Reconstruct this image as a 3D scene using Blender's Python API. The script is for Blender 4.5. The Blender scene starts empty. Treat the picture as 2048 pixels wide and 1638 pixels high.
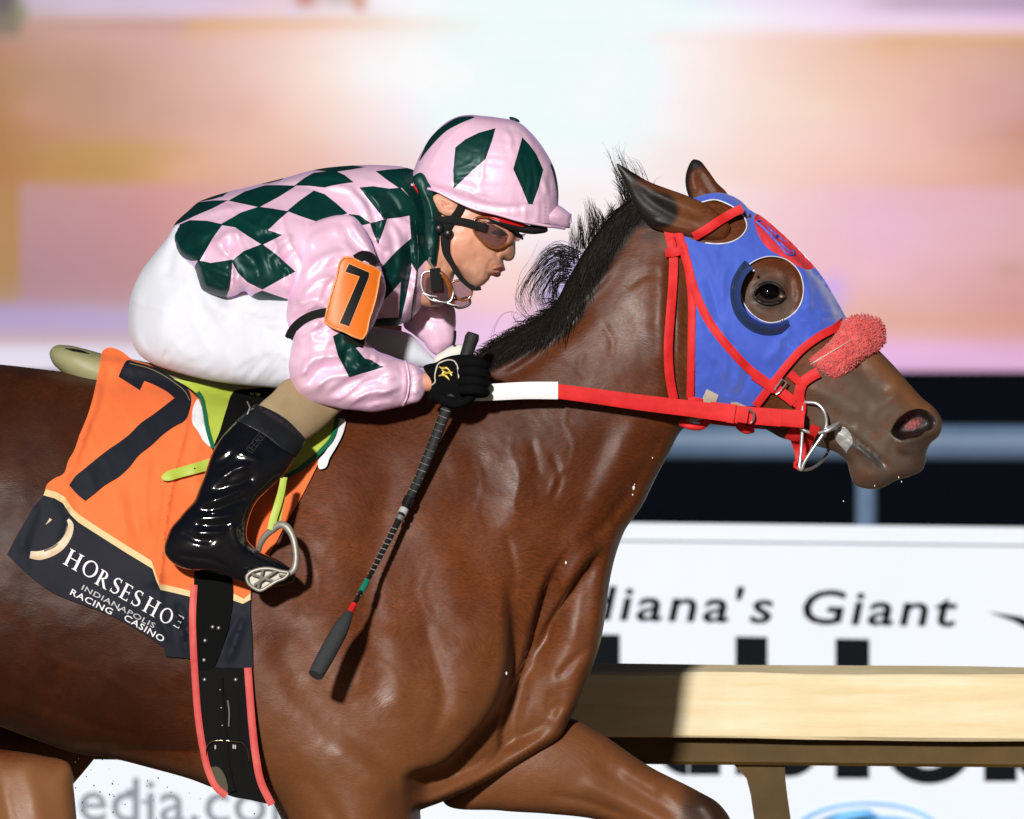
import bpy, math, random
import numpy as np
from mathutils import Vector, Matrix
from mathutils.geometry import delaunay_2d_cdt

# ---------------------------------------------------------------- camera, light, exposure
scene = bpy.context.scene
col = scene.collection
S = 1100.0          # sculpting units (thousandths, roughly) per metre
ZC = 1.62           # height of the lens above the track
DIST = 30.0         # metres from the lens to the near side of the horse
NEAR = 0.14

cam_d = bpy.data.cameras.new('camera')
cam = bpy.data.objects.new('camera', cam_d)
col.objects.link(cam)
cam.location = (0, -DIST - NEAR, ZC)
cam.rotation_euler = (math.radians(90), 0, 0)
cam_d.sensor_width = 36
cam_d.lens = 36 * DIST / (2048 / S)
cam_d.clip_start = 0.5
cam_d.clip_end = 5000
cam_d.dof.use_dof = True
cam_d.dof.focus_distance = DIST + 0.02
cam_d.dof.aperture_fstop = (cam_d.lens / 1000) / 0.062
scene.camera = cam

SUN = Vector((0.20, 1.0, -0.26)).normalized()      # floodlight behind the photographer's left shoulder
world = bpy.data.worlds.new('World')
scene.world = world
world.use_nodes = True
wn = world.node_tree
sky_n = wn.nodes.new('ShaderNodeTexSky')
sky_n.sky_type = 'NISHITA'
sky_n.sun_disc = False
sky_n.sun_elevation = math.asin(-SUN.z)
sky_n.sun_rotation = math.atan2(-SUN.x, -SUN.y)
bg = wn.nodes['Background']
bg.inputs['Strength'].default_value = 0.014
wn.links.new(sky_n.outputs[0], bg.inputs['Color'])
sun_d = bpy.data.lights.new('floodlight', 'SUN')
sun_d.energy = 4.3
sun_d.angle = math.radians(2.6)
sun_d.color = (1.0, 0.965, 0.92)
sun = bpy.data.objects.new('floodlight', sun_d)
col.objects.link(sun)
sun.location = (-4, -12, 8)
sun.rotation_euler = SUN.to_track_quat('-Z', 'Y').to_euler()
vs = scene.view_settings
vs.view_transform = 'Standard'
vs.look = 'None'
vs.exposure = 0.0
vs.gamma = 1.0
vs.use_curve_mapping = False

rng = random.Random(7)
nrng = np.random.RandomState(11)

# ---------------------------------------------------------------- 2D helpers (u right, v down, w away)
def W(u, v, w):
    return ((u - 1024) / S, w / S, ZC - (v - 819) / S)

def at(px, py, Y):
    """world point seen at that pixel of the 2048 frame, at depth Y metres"""
    f = (DIST + NEAR + Y) / DIST
    return ((px - 1024) / S * f, Y, ZC - (py - 819) / S * f)

def spline(pts, step=6.0, closed=True):
    P = [np.array(p[:2], float) for p in pts]
    X = [np.array(p[2:] if not (len(p) > 2 and p[-1] == 'c') else p[2:-1], float) for p in pts]
    C = [len(p) > 2 and p[-1] == 'c' for p in pts]
    n = len(P)
    def seglen(i, j): return np.linalg.norm(P[j] - P[i]) + 1e-9
    out, ex = [], []
    rngi = range(n) if closed else range(n - 1)
    for i in rngi:
        j = (i + 1) % n
        L = seglen(i, j)
        def tan(a, prev, nxt):
            if C[a] or prev is None or nxt is None: return None
            d0 = (P[a] - P[prev]) / seglen(prev, a); d1 = (P[nxt] - P[a]) / seglen(a, nxt)
            l0, l1 = seglen(prev, a), seglen(a, nxt)
            t = (d0 * l1 + d1 * l0) / (l0 + l1)
            return t
        pi = (i - 1) % n if (closed or i > 0) else None
        nj = (j + 1) % n if (closed or j < n - 1) else None
        t0 = tan(i, pi, j); t1 = tan(j, i, nj)
        d = (P[j] - P[i]) / L
        if t0 is None and t1 is None: t0 = t1 = d
        elif t0 is None: t0 = 2 * d - t1 if False else d
        elif t1 is None: t1 = d
        m = max(1, int(math.ceil(L / step)))
        for k in range(m):
            t = k / m
            h00 = 2*t**3 - 3*t**2 + 1; h10 = t**3 - 2*t**2 + t; h01 = -2*t**3 + 3*t**2; h11 = t**3 - t**2
            out.append(h00*P[i] + h10*L*t0 + h01*P[j] + h11*L*t1)
            if len(X[i]): ex.append(X[i] * (1 - t) + X[j] * t)
    if not closed:
        out.append(P[-1])
        if len(X[-1]): ex.append(X[-1])
    A = np.array(out)
    if ex: return np.hstack([A, np.array(ex)])
    return A

def inside(pts, poly):
    pts = np.asarray(pts, float); res = np.zeros(len(pts), bool)
    a = poly[:, :2]; b = np.roll(a, -1, 0)
    x, y = pts[:, 0], pts[:, 1]
    for (x0, y0), (x1, y1) in zip(a, b):
        if y0 == y1: continue
        c = (y0 > y) != (y1 > y)
        if c.any():
            idx = np.where(c)[0]
            xi = x0 + (y[idx] - y0) / (y1 - y0) * (x1 - x0)
            res[idx] ^= x[idx] < xi
    return res

def dist_line(pts, line, closed=False):
    """distance, signed side, parameter 0..1 of points to a polyline"""
    pts = np.asarray(pts, float)
    a = line[:, :2]
    b = np.roll(a, -1, 0) if closed else a[1:]
    if not closed: a = a[:-1]
    ab = b - a; L2 = (ab ** 2).sum(1) + 1e-12
    if len(a) > 50 and len(pts) > 400:
        return _dist_kd(pts, a, b, ab, L2, closed)
    D = np.empty(len(pts)); SG = np.empty(len(pts)); T = np.empty(len(pts))
    ns = len(a); ch = max(1, int(4e6 // ns))
    for s in range(0, len(pts), ch):
        p = pts[s:s + ch]
        ap = p[:, None, :] - a[None]
        t = np.clip((ap * ab[None]).sum(2) / L2, 0, 1)
        q = ap - t[..., None] * ab[None]
        d2 = (q ** 2).sum(2)
        k = d2.argmin(1); ar = np.arange(len(p))
        D[s:s + ch] = np.sqrt(d2[ar, k])
        SG[s:s + ch] = np.sign(ab[k, 0] * ap[ar, k, 1] - ab[k, 1] * ap[ar, k, 0])
        T[s:s + ch] = (k + t[ar, k]) / ns
    return D, SG, T

from mathutils.kdtree import KDTree
def _dist_kd(pts, a, b, ab, L2, closed):
    """same as dist_line for dense lines: nearest vertex, then its two neighbouring segments"""
    ns = len(a)
    kd = KDTree(ns + 1)
    for i in range(ns): kd.insert((a[i, 0], a[i, 1], 0), i)
    if not closed: kd.insert((b[-1, 0], b[-1, 1], 0), ns)
    kd.balance()
    k = np.fromiter((kd.find((x, y, 0))[1] for x, y in pts), int, len(pts))
    best = None
    for o in (-2, -1, 0, 1):
        q = (k + o) % ns if closed else np.clip(k + o, 0, ns - 1)
        ap = pts - a[q]; t = np.clip((ap * ab[q]).sum(1) / L2[q], 0, 1)
        e = ap - t[:, None] * ab[q]; d2 = (e ** 2).sum(1)
        sg = np.sign(ab[q, 0] * ap[:, 1] - ab[q, 1] * ap[:, 0]); T = (q + t) / ns
        if best is None: best = [d2, sg, T]
        else:
            m = d2 < best[0] - 1e-12
            for r, v in zip(best, (d2, sg, T)): r[m] = v[m]
    return np.sqrt(best[0]), best[1], best[2]

def sstep(x, a, b):
    t = np.clip((x - a) / (b - a), 0, 1)
    return t * t * (3 - 2 * t)

_tab = np.random.RandomState(3).rand(256, 256)
def vnoise(x, y, seed=0):
    x = np.asarray(x, float) + seed * 37.7; y = np.asarray(y, float) + seed * 91.3
    xi = np.floor(x).astype(int); yi = np.floor(y).astype(int)
    fx = x - xi; fy = y - yi
    fx = fx * fx * fx * (fx * (fx * 6 - 15) + 10); fy = fy * fy * fy * (fy * (fy * 6 - 15) + 10)
    g = lambda i, j: _tab[(xi + i) & 255, (yi + j) & 255]
    return (g(0,0)*(1-fx) + g(1,0)*fx)*(1-fy) + (g(0,1)*(1-fx) + g(1,1)*fx)*fy

def fbm(x, y, o=4, seed=0):
    s = 0; a = 0.5
    for k in range(o):
        s = s + a * vnoise(x * 2**k, y * 2**k, seed + k); a *= 0.5
    return s

def rbf(ctrl):
    """linear radial interpolation through (u, v, value) points"""
    if isinstance(ctrl, (int, float)): return lambda p: np.full(len(p), float(ctrl))
    A = np.array(ctrl, float); c = A[:, :2]; n = len(A)
    K = np.sqrt(((c[:, None] - c[None]) ** 2).sum(2))
    M = np.zeros((n + 1, n + 1)); M[:n, :n] = K; M[:n, n] = 1; M[n, :n] = 1
    w = np.linalg.solve(M, np.append(A[:, 2], 0))
    lo, hi = A[:, 2].min(), A[:, 2].max()
    def f(p):
        d = np.sqrt(((np.asarray(p)[:, None, :2] - c[None]) ** 2).sum(2))
        return np.clip(d @ w[:n] + w[n], lo, hi)
    return f

_memo = {}; _keep = []
def relief_eval(items, p):
    """sum of sculpting strokes: ridges, grooves, lips, bumps, pits, wrinkle noise"""
    r = np.zeros(len(p))
    for it in items or []:
        k = it[0]
        if k in ('r', 'l'):
            _, pts, wd, amp = it[:4]
            ln = _memo.get(id(it))
            if ln is None: ln = spline(pts, 8, False); _memo[id(it)] = ln; _keep.append(it)
            mn = ln[:, :2].min(0) - 4 * wd; mx = ln[:, :2].max(0) + 4 * wd
            m = ((p >= mn) & (p <= mx)).all(1)
            if not m.any(): continue
            d, sg, t = dist_line(p[m], ln)
            taper = np.clip(np.minimum(t, 1 - t) * 5, 0, 1) if len(it) < 5 else np.clip(np.minimum(t / max(it[4], 1e-3), (1 - t) / max(it[5], 1e-3)), 0, 1)
            taper = taper * taper * (3 - 2 * taper)
            if k == 'r': prof = np.exp(-(d / wd) ** 2)
            else:
                sd = d * sg          # positive on the right-hand side of travel (image space: below, when going right)
                prof = np.where(sd > 0, np.exp(-(sd / wd) ** 1.3), np.exp(-(sd / (0.11 * wd)) ** 2))
            r[m] += amp * prof * taper
        elif k == 'b':
            _, c, rx, ry, ang, amp = it
            a = math.radians(ang); q = p - np.array(c)
            x = q[:, 0] * math.cos(a) + q[:, 1] * math.sin(a); y = -q[:, 0] * math.sin(a) + q[:, 1] * math.cos(a)
            r += amp * np.exp(-((x / rx) ** 2 + (y / ry) ** 2))
        elif k == 'p':
            _, poly, amp, soft = it
            pl = spline(poly, 4)
            d, _, _ = dist_line(p, pl, True)
            ins = inside(p, pl)
            r += amp * sstep(np.where(ins, d, -d), -soft * 0.3, soft)
        elif k == 'w':
            _, ang, ls, ws, amp, seed = it[:6]
            a = math.radians(ang)
            x = p[:, 0] * math.cos(a) + p[:, 1] * math.sin(a); y = -p[:, 0] * math.sin(a) + p[:, 1] * math.cos(a)
            x = x + 30 * (vnoise(p[:, 0] / 70, p[:, 1] / 70, seed + 5) - .5); y = y + 24 * (vnoise(p[:, 0] / 60, p[:, 1] / 60, seed + 9) - .5)
            n = vnoise(x / ls, y / ws, seed)
            rd = 1 - np.abs(2 * n - 1)
            gate = sstep(vnoise(p[:, 0] / 110, p[:, 1] / 110, seed + 17), 0.2, 0.7)
            if len(it) > 6:
                gate = gate * rbf(it[6])(p)
            r += amp * (rd ** 2.6 - 0.28) * gate
        elif k == 'n':
            _, sc, amp, seed = it
            r += amp * (fbm(p[:, 0] / sc, p[:, 1] / sc, 4, seed) - .47)
    return r

class Shell:
    """a solid grown from its side outline: elliptical thickness from a relaxed height field"""
    def __init__(s, outline, k=1.0, wc=0.0, gs=8.0, step=6.0, relief=None, back_relief=None):
        s.poly = spline(outline, step)
        s.k = rbf(k); s.wc = rbf(wc); s.relief = relief or []; s.back_relief = back_relief or []
        s.gs = gs
        mn = s.poly.min(0) - 3 * gs; mx = s.poly.max(0) + 3 * gs
        nx = int((mx[0] - mn[0]) / gs) + 2; ny = int((mx[1] - mn[1]) / gs) + 2
        s.mn = mn
        gx, gy = np.meshgrid(np.arange(nx) * gs + mn[0], np.arange(ny) * gs + mn[1], indexing='ij')
        mask = inside(np.c_[gx.ravel(), gy.ravel()], s.poly).reshape(nx, ny)
        u = None
        for lev in (8, 4, 2, 1):
            mk = mask[::lev, ::lev]
            h2 = (gs * lev) ** 2
            if mk.shape[0] < 4 or mk.shape[1] < 4: continue
            if u is None: v = np.zeros(mk.shape)
            else:
                v = np.repeat(np.repeat(u, 2, 0), 2, 1)
                v = np.pad(v, ((0, max(0, mk.shape[0] - v.shape[0])), (0, max(0, mk.shape[1] - v.shape[1]))))[:mk.shape[0], :mk.shape[1]]
            mk = mk.copy(); mk[0] = mk[-1] = False; mk[:, 0] = mk[:, -1] = False
            v = np.where(mk, v, 0)
            ii, jj = np.indices(mk.shape); par = (ii + jj) % 2
            A = mk & (par == 0); B = mk & (par == 1); om = 1.8
            for it in range(160 if lev > 1 else 110):
                for M in (A, B):
                    nb = np.zeros_like(v)
                    nb[1:-1, 1:-1] = v[2:, 1:-1] + v[:-2, 1:-1] + v[1:-1, 2:] + v[1:-1, :-2]
                    v = np.where(M, v + om * ((nb + 2 * h2) / 4 - v), v)
            u = v
        s.u = np.maximum(u, 0)
    def dist(s, p):
        d, _, _ = dist_line(p, s.poly, True)
        return np.where(inside(p, s.poly), d, -d)
    def h(s, p, relief=True, back=False, d=None):
        p = np.asarray(p, float)
        if d is None: d = s.dist(p)
        q = (p - s.mn) / s.gs
        nx, ny = s.u.shape
        def samp(q):
            i = np.clip(np.floor(q[:, 0]).astype(int), 0, nx - 2); j = np.clip(np.floor(q[:, 1]).astype(int), 0, ny - 2)
            fx = np.clip(q[:, 0] - i, 0, 1); fy = np.clip(q[:, 1] - j, 0, 1)
            U = s.u
            return (U[i, j]*(1-fx) + U[i+1, j]*fx)*(1-fy) + (U[i, j+1]*(1-fx) + U[i+1, j+1]*fx)*fy
        ub = samp(q)
        R = 2.5 * s.gs
        # near the outline: move inwards to a trusted depth and scale linearly with the exact distance
        near = d < R
        if near.any():
            pn = p[near]; e = s.gs * 0.5
            dn = np.maximum(d[near], 0)
            d2, _, _ = dist_line(pn + [e, 0], s.poly, True); d1, _, _ = dist_line(pn - [e, 0], s.poly, True)
            d4, _, _ = dist_line(pn + [0, e], s.poly, True); d3, _, _ = dist_line(pn - [0, e], s.poly, True)
            g = np.c_[d2 - d1, d4 - d3]; g /= (np.linalg.norm(g, axis=1)[:, None] + 1e-6)
            pin = pn + g * (R - dn)[:, None]
            ui = samp((pin - s.mn) / s.gs)
            un = np.maximum(ui, 0) * dn / R
            t = sstep(dn, 0.4 * R, R)
            ub[near] = un * (1 - t) + np.minimum(ub[near], 1e9) * t
        hh = s.k(p) * np.sqrt(np.maximum(ub, 0))
        hh = np.where(d <= 0, 0, hh)
        if relief:
            r = relief_eval(s.back_relief if back else s.relief, p)
            hh = np.maximum(hh + r * sstep(d, 1.0, getattr(s, 'fade', 16.0)), np.where(d > 0, 0.3 + .3 * hh, 0)) if not getattr(s, 'deep', False) else np.maximum(hh + r * sstep(d, 1.0, 16.0), np.where(d > 0, .3, 0))
        return hh
    def front(s, p):
        p = np.asarray(p, float)
        return s.wc(p) - s.h(p)

class Baked:
    """a surface sampled once on a fine grid, for everything that is laid on it"""
    def __init__(s, surf, x0, x1, y0, y1, st=4.0):
        s.x0, s.y0, s.st = x0, y0, st
        s.nx = int((x1 - x0) / st) + 1; s.ny = int((y1 - y0) / st) + 1
        gx, gy = np.meshgrid(x0 + np.arange(s.nx) * st, y0 + np.arange(s.ny) * st, indexing='ij')
        s.g = surf.front(np.c_[gx.ravel(), gy.ravel()]).reshape(s.nx, s.ny)
    def front(s, p):
        q = np.asarray(p, float)
        a = np.clip((q[:, 0] - s.x0) / s.st, 0, s.nx - 1.001); b = np.clip((q[:, 1] - s.y0) / s.st, 0, s.ny - 1.001)
        i = a.astype(int); j = b.astype(int); fx = a - i; fy = b - j; g = s.g
        return (g[i, j]*(1-fx) + g[i+1, j]*fx)*(1-fy) + (g[i, j+1]*(1-fx) + g[i+1, j+1]*fx)*fy

class Over:
    """nearest of several surfaces"""
    def __init__(s, *sh, lift=0): s.sh = sh; s.lift = lift
    def front(s, p):
        p = np.asarray(p, float)
        return np.min([q.front(p) for q in s.sh], 0) - s.lift

def densify(loop, step, closed=True):
    return spline(loop, step, closed)

def cdt(poly, cons=(), holes=(), spacing=8.0, rings=(1.5, 5.0), closed_cons=True):
    """triangles filling poly; cons = dense loops kept as edges"""
    V = []; E = []
    def loop(L, closed=True):
        s0 = len(V); V.extend([tuple(x[:2]) for x in L])
        n = len(L)
        for i in range(n if closed else n - 1): E.append((s0 + i, s0 + (i + 1) % n))
    loop(poly)
    for h in holes: loop(h)
    for c in cons:          # keep the stretches of each line that lie inside
        ok = inside(c, poly) & (dist_line(c, poly, True)[0] > .8)
        for h in holes: ok &= ~inside(c, h)
        idx = {}
        n = len(c)
        for i in range(n):
            if ok[i]: idx[i] = len(V); V.append(tuple(c[i][:2]))
        for i in range(n):
            if ok[i] and ok[(i + 1) % n]: E.append((idx[i], idx[(i + 1) % n]))
    bounds = [poly] + list(holes)
    mn, mx = poly.min(0), poly.max(0)
    xs = np.arange(mn[0], mx[0], spacing); ys = np.arange(mn[1], mx[1], spacing * .866)
    gx, gy = np.meshgrid(xs, ys)
    gx[1::2] += spacing / 2
    G = np.c_[gx.ravel(), gy.ravel()]
    G = G[inside(G, poly)]
    far = max(list(rings) + [0]) + spacing * .55
    keep = np.ones(len(G), bool)
    for b in bounds: keep &= dist_line(G, b, True)[0] > far
    for c in cons:
        keep &= dist_line(G, c, True)[0] > spacing * .4
    for h in holes: keep &= ~inside(G, h)
    V.extend(map(tuple, G[keep]))
    for b in bounds[:1]:
        t = np.roll(b, -1, 0) - np.roll(b, 1, 0); t /= np.linalg.norm(t, axis=1)[:, None] + 1e-9
        nrm = np.c_[-t[:, 1], t[:, 0]]
        for r in rings:
            for sg in (1, -1):
                q = b + nrm * r * sg
                m = inside(q, poly)
                q = q[m]
                if not len(q): continue
                m = dist_line(q, poly, True)[0] > r * .9
                q = q[m]
                # thin out against constraints
                for c in cons:
                    if len(q): q = q[dist_line(q, c, True)[0] > 1.2]
                V.extend(map(tuple, q))
    vv, ee, ff, *_ = delaunay_2d_cdt([Vector(v) for v in V], E, [], 0, 1e-4)
    P = np.array([(v.x, v.y) for v in vv]); F = np.array([f for f in ff if len(f) == 3])
    c = P[F].mean(1)
    ok = inside(c, poly)
    for h in holes: ok &= ~inside(c, h)
    F = F[ok]
    # orientation: counter-clockwise seen from the camera (v points down)
    a, b2, c2 = P[F[:, 0]], P[F[:, 1]], P[F[:, 2]]
    cr = (b2[:, 0]-a[:, 0])*(c2[:, 1]-a[:, 1]) - (b2[:, 1]-a[:, 1])*(c2[:, 0]-a[:, 0])
    fl = cr > 0
    F[fl] = F[fl][:, ::-1]
    used = np.unique(F); remap = -np.ones(len(P), int); remap[used] = np.arange(len(used))
    return P[used], remap[F]

def link(name, verts, faces, mats, mids=None, parent=None, smooth=True, world=False, sharp=None):
    me = bpy.data.meshes.new(name)
    if not world:
        A = np.asarray(verts, float)
        A = np.c_[(A[:, 0] - 1024) / S, A[:, 2] / S, ZC - (A[:, 1] - 819) / S]
        verts = A.tolist()
    faces = [tuple(int(i) for i in f) for f in faces]
    me.from_pydata([tuple(v) for v in verts], [], faces)
    ms = mats if isinstance(mats, (list, tuple)) else [mats]
    for m in ms: me.materials.append(m)
    if mids is not None: me.polygons.foreach_set('material_index', np.asarray(mids, np.int32))
    if smooth: me.polygons.foreach_set('use_smooth', np.ones(len(me.polygons), bool))
    me.update()
    if sharp is not None: me.set_sharp_from_angle(angle=math.radians(sharp))
    o = bpy.data.objects.new(name, me)
    col.objects.link(o)
    if parent is not None:
        o.parent = parent
        o.matrix_parent_inverse = parent_chain(parent).inverted()
    return o

def parent_chain(p):
    M = Matrix.Translation(p.location)
    return M if p.parent is None else Matrix.Identity(4) if p.type == 'MESH' else M

def tag(o, label=None, cat=None, group=None, kind=None):
    if label: o['label'] = label
    if cat: o['category'] = cat
    if group: o['group'] = group
    if kind: o['kind'] = kind
    return o

def thing(name, label, cat, loc, group=None):
    o = bpy.data.objects.new(name, None); col.objects.link(o)
    o.location = loc; o.empty_display_size = 0.1
    return tag(o, label, cat, group)

def shell_geo(sh, cons=(), regions=(), spacing=8.0, rings=(0.8, 2.5, 6.0), back_scale=1.0):
    P, F = cdt(sh.poly, cons, (), spacing, rings)
    d = sh.dist(P); d = np.where(np.abs(d) < 0.02, 0, d)
    wc = sh.wc(P)
    hf = sh.h(P, True, False, d); hb = sh.h(P, True, True, d) * back_scale
    edge = d <= 0
    hf[edge] = 0
    n = len(P)
    Vf = np.c_[P, wc - hf]
    bi = np.where(edge, np.arange(n), -1)
    inner = np.where(~edge)[0]; bi[inner] = n + np.arange(len(inner))
    Vb = np.c_[P[inner], (wc + hb)[inner]]
    c = P[F].mean(1); mid = np.zeros(len(F), int)
    for poly, m in regions:
        mid[inside(c, poly)] = m
    Fb = bi[F][:, ::-1]
    return np.vstack([Vf, Vb]), np.vstack([F, Fb]), np.r_[mid, mid]

def shell_obj(name, sh, mats, parent=None, **kw):
    V, F, M = shell_geo(sh, **kw)
    return link(name, V, F, mats, M, parent)

def smooth_w(P, F, w, it, fix=None):
    n = len(P)
    e = np.vstack([F[:, [0, 1]], F[:, [1, 2]], F[:, [2, 0]]]); e = np.vstack([e, e[:, ::-1]])
    cnt = np.bincount(e[:, 0], minlength=n)
    for _ in range(it):
        av = np.bincount(e[:, 0], w[e[:, 1]], n) / np.maximum(cnt, 1)
        w = 0.5 * w + 0.5 * av
    return w

def sheet_geo(outline, surf, off=5.0, th=4.0, holes=(), cons=(), regions=(), relief=None, spacing=7.0, smooth=0, step=5.0, wfun=None, rim=0.0):
    poly = spline(outline, step) if not isinstance(outline, np.ndarray) else outline
    P, F = cdt(poly, cons, holes, spacing, (2.0,))
    w = surf.front(P) if wfun is None else wfun(P)
    if smooth: w = smooth_w(P, F, w, smooth)
    d = dist_line(P, poly, True)[0]
    for h in holes: d = np.minimum(d, dist_line(P, h, True)[0])
    w = w - off - relief_eval(relief, P)
    if rim: w = w + rim * np.exp(-(d / 2.5) ** 2)
    n = len(P)
    V = np.vstack([np.c_[P, w], np.c_[P, w + th]])
    e = np.vstack([F[:, [0, 1]], F[:, [1, 2]], F[:, [2, 0]]])
    key = {(a, b) for a, b in map(tuple, e)}
    bd = [(a, b) for a, b in key if (b, a) not in key]
    c = P[F].mean(1); mid = np.zeros(len(F), int)
    for pl, m in regions: mid[inside(c, pl)] = m
    faces = [tuple(f) for f in F] + [tuple(f[::-1] + n) for f in F] + [(b, a, a + n, b + n) for a, b in bd]
    mids = list(mid) + list(mid) + [0] * len(bd)
    own = {}
    for f, m in zip(F, mid):
        for k in range(3): own[(f[k], f[(k+1) % 3])] = m
    mids = list(mid) + list(mid) + [own[x] for x in bd]
    return V, faces, mids

def sheet(name, outline, surf, mats, parent=None, **kw):
    V, F, M = sheet_geo(outline, surf, **kw)
    return link(name, V, F, mats, M, parent, sharp=50)

def ribbon_geo(path, width, surf=None, off=4.0, th=5.0, step=6.0, smooth=3, lay=5, crown=0.25, closed=False):
    """strap with rounded edges laid on a surface; path (u, v[, w])"""
    L = spline(path, step, closed)
    t = (np.roll(L[:, :2], -1, 0) - np.roll(L[:, :2], 1, 0))
    if not closed: t[0] = L[1, :2] - L[0, :2]; t[-1] = L[-1, :2] - L[-2, :2]
    t /= np.linalg.norm(t, axis=1)[:, None] + 1e-9
    nr = np.c_[-t[:, 1], t[:, 0]]
    n = len(L)
    wd = width(np.linspace(0, 1, n)) if callable(width) else np.full(n, float(width))
    offs = np.linspace(-.5, .5, lay)
    rows = []
    for o in offs:
        p = L[:, :2] + nr * (wd * o)[:, None]
        if surf is not None: w = surf.front(p)
        else: w = L[:, 2].copy()
        rows.append(w)
    R = np.array(rows)
    if surf is not None:
        R = 0.5 * R + 0.5 * R.min(0)[None]
        for _ in range(smooth):
            Q = R.copy()
            Q[:, 1:-1] = (R[:, :-2] + 2 * R[:, 1:-1] + R[:, 2:]) / 4
            R = Q
    V = []; F = []
    prof = []
    for k, o in enumerate(offs):
        e = 0.0 if 0 < k < lay - 1 else -0.25 * th
        prof.append((o, R[k] - off - th - crown * (1 - (2 * o) ** 2) - e * -1 * -1))
    full = [(offs[0], R[0] - off + 1.0)] + prof + [(offs[-1], R[-1] - off + 1.0)]
    m = len(full)
    for i in range(n):
        for o, w in full:
            q = L[i, :2] + nr[i] * wd[i] * o
            V.append((q[0], q[1], w[i]))
    for i in range(n if closed else n - 1):
        j = (i + 1) % n
        for k in range(m):
            k2 = (k + 1) % m
            F.append((i*m + k, i*m + k2, j*m + k2, j*m + k))
    if not closed:
        F.append(tuple(range(m))[::-1]); F.append(tuple((n-1)*m + k for k in range(m)))
    return V, F

def ribbon(name, path, width, mat, surf=None, parent=None, **kw):
    V, F = ribbon_geo(path, width, surf, **kw)
    return link(name, V, F, mat, None, parent, sharp=28)

def tube_geo(pts, rad, n=10, closed=False, step=None, flat=1.0):
    P = np.array(pts, float)
    if step: P = spline3(P, step, closed)
    m = len(P)
    rr = np.interp(np.linspace(0, 1, m), np.linspace(0, 1, len(rad)), rad) if hasattr(rad, '__len__') else np.full(m, float(rad))
    T = np.roll(P, -1, 0) - np.roll(P, 1, 0)
    if not closed: T[0] = P[1] - P[0]; T[-1] = P[-1] - P[-2]
    T /= np.linalg.norm(T, axis=1)[:, None] + 1e-9
    up = np.array((0, 0, 1.0)) if abs(T[0, 2]) < .9 else np.array((0, 1.0, 0))
    V = []; F = []
    N = up - T[0] * (up @ T[0]); N /= np.linalg.norm(N)
    for i in range(m):
        N = N - T[i] * (N @ T[i]); N /= np.linalg.norm(N) + 1e-9
        B = np.cross(T[i], N)
        for k in range(n):
            a = 2 * math.pi * k / n
            V.append(P[i] + rr[i] * (math.cos(a) * N * flat + math.sin(a) * B))
    for i in range(m if closed else m - 1):
        j = (i + 1) % m
        for k in range(n):
            k2 = (k + 1) % n
            F.append((i*n + k, i*n + k2, j*n + k2, j*n + k))
    if not closed:
        F.append(tuple(range(n))[::-1]); F.append(tuple((m-1)*n + k for k in range(n)))
    return V, F

def spline3(P, step, closed=False):
    n = len(P); out = []
    for i in range(n if closed else n - 1):
        j = (i + 1) % n
        p0 = P[(i-1) % n] if (closed or i > 0) else 2*P[i] - P[j]
        p3 = P[(j+1) % n] if (closed or j < n-1) else 2*P[j] - P[i]
        m = max(1, int(np.linalg.norm(P[j]-P[i]) / step))
        for k in range(m):
            t = k / m
            out.append(0.5*((2*P[i]) + (P[j]-p0)*t + (2*p0-5*P[i]+4*P[j]-p3)*t*t + (-p0+3*P[i]-3*P[j]+p3)*t**3))
    if not closed: out.append(P[-1])
    return np.array(out)

class MB:
    def __init__(s): s.V = []; s.F = []; s.M = []
    def add(s, geo, m=0):
        V, F = geo[0], geo[1]; b = len(s.V)
        s.V += [tuple(v) for v in V]; s.F += [tuple(int(i) + b for i in f) for f in F]
        s.M += [m] * len(F) if len(geo) < 3 else [m + int(x) for x in geo[2]]
        return s
    def build(s, name, mats, parent=None, **kw): return link(name, s.V, s.F, mats, s.M, parent, **kw)

def tube(name, pts, rad, mat, parent=None, **kw):
    V, F = tube_geo(pts, rad, **kw)
    return link(name, V, F, mat, None, parent, sharp=60)

def ball_geo(c, r, n=12, m=8, rv=None):
    rx, ry, rz = (r, r, r) if not hasattr(r, '__len__') else r
    V = [(c[0], c[1] - ry, c[2])]; F = []
    for i in range(1, m):
        ph = math.pi * i / m
        for k in range(n):
            a = 2*math.pi*k/n
            V.append((c[0] + rx*math.sin(ph)*math.cos(a), c[1] - ry*math.cos(ph), c[2] + rz*math.sin(ph)*math.sin(a)))
    V.append((c[0], c[1] + ry, c[2]))
    for k in range(n): F.append((0, 1 + (k+1) % n, 1 + k))
    for i in range(m - 2):
        for k in range(n):
            a = 1 + i*n + k; b = 1 + i*n + (k+1) % n
            F.append((a, b, b + n, a + n))
    e = len(V) - 1
    for k in range(n): F.append((e, 1 + (m-2)*n + k, 1 + (m-2)*n + (k+1) % n))
    return V, F

def box_w(x0, x1, y0, y1, z0, z1):
    V = [(x, y, z) for z in (z0, z1) for y in (y0, y1) for x in (x0, x1)]
    F = [(0,2,3,1),(4,5,7,6),(0,1,5,4),(2,6,7,3),(0,4,6,2),(1,3,7,5)]
    return V, F

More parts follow.
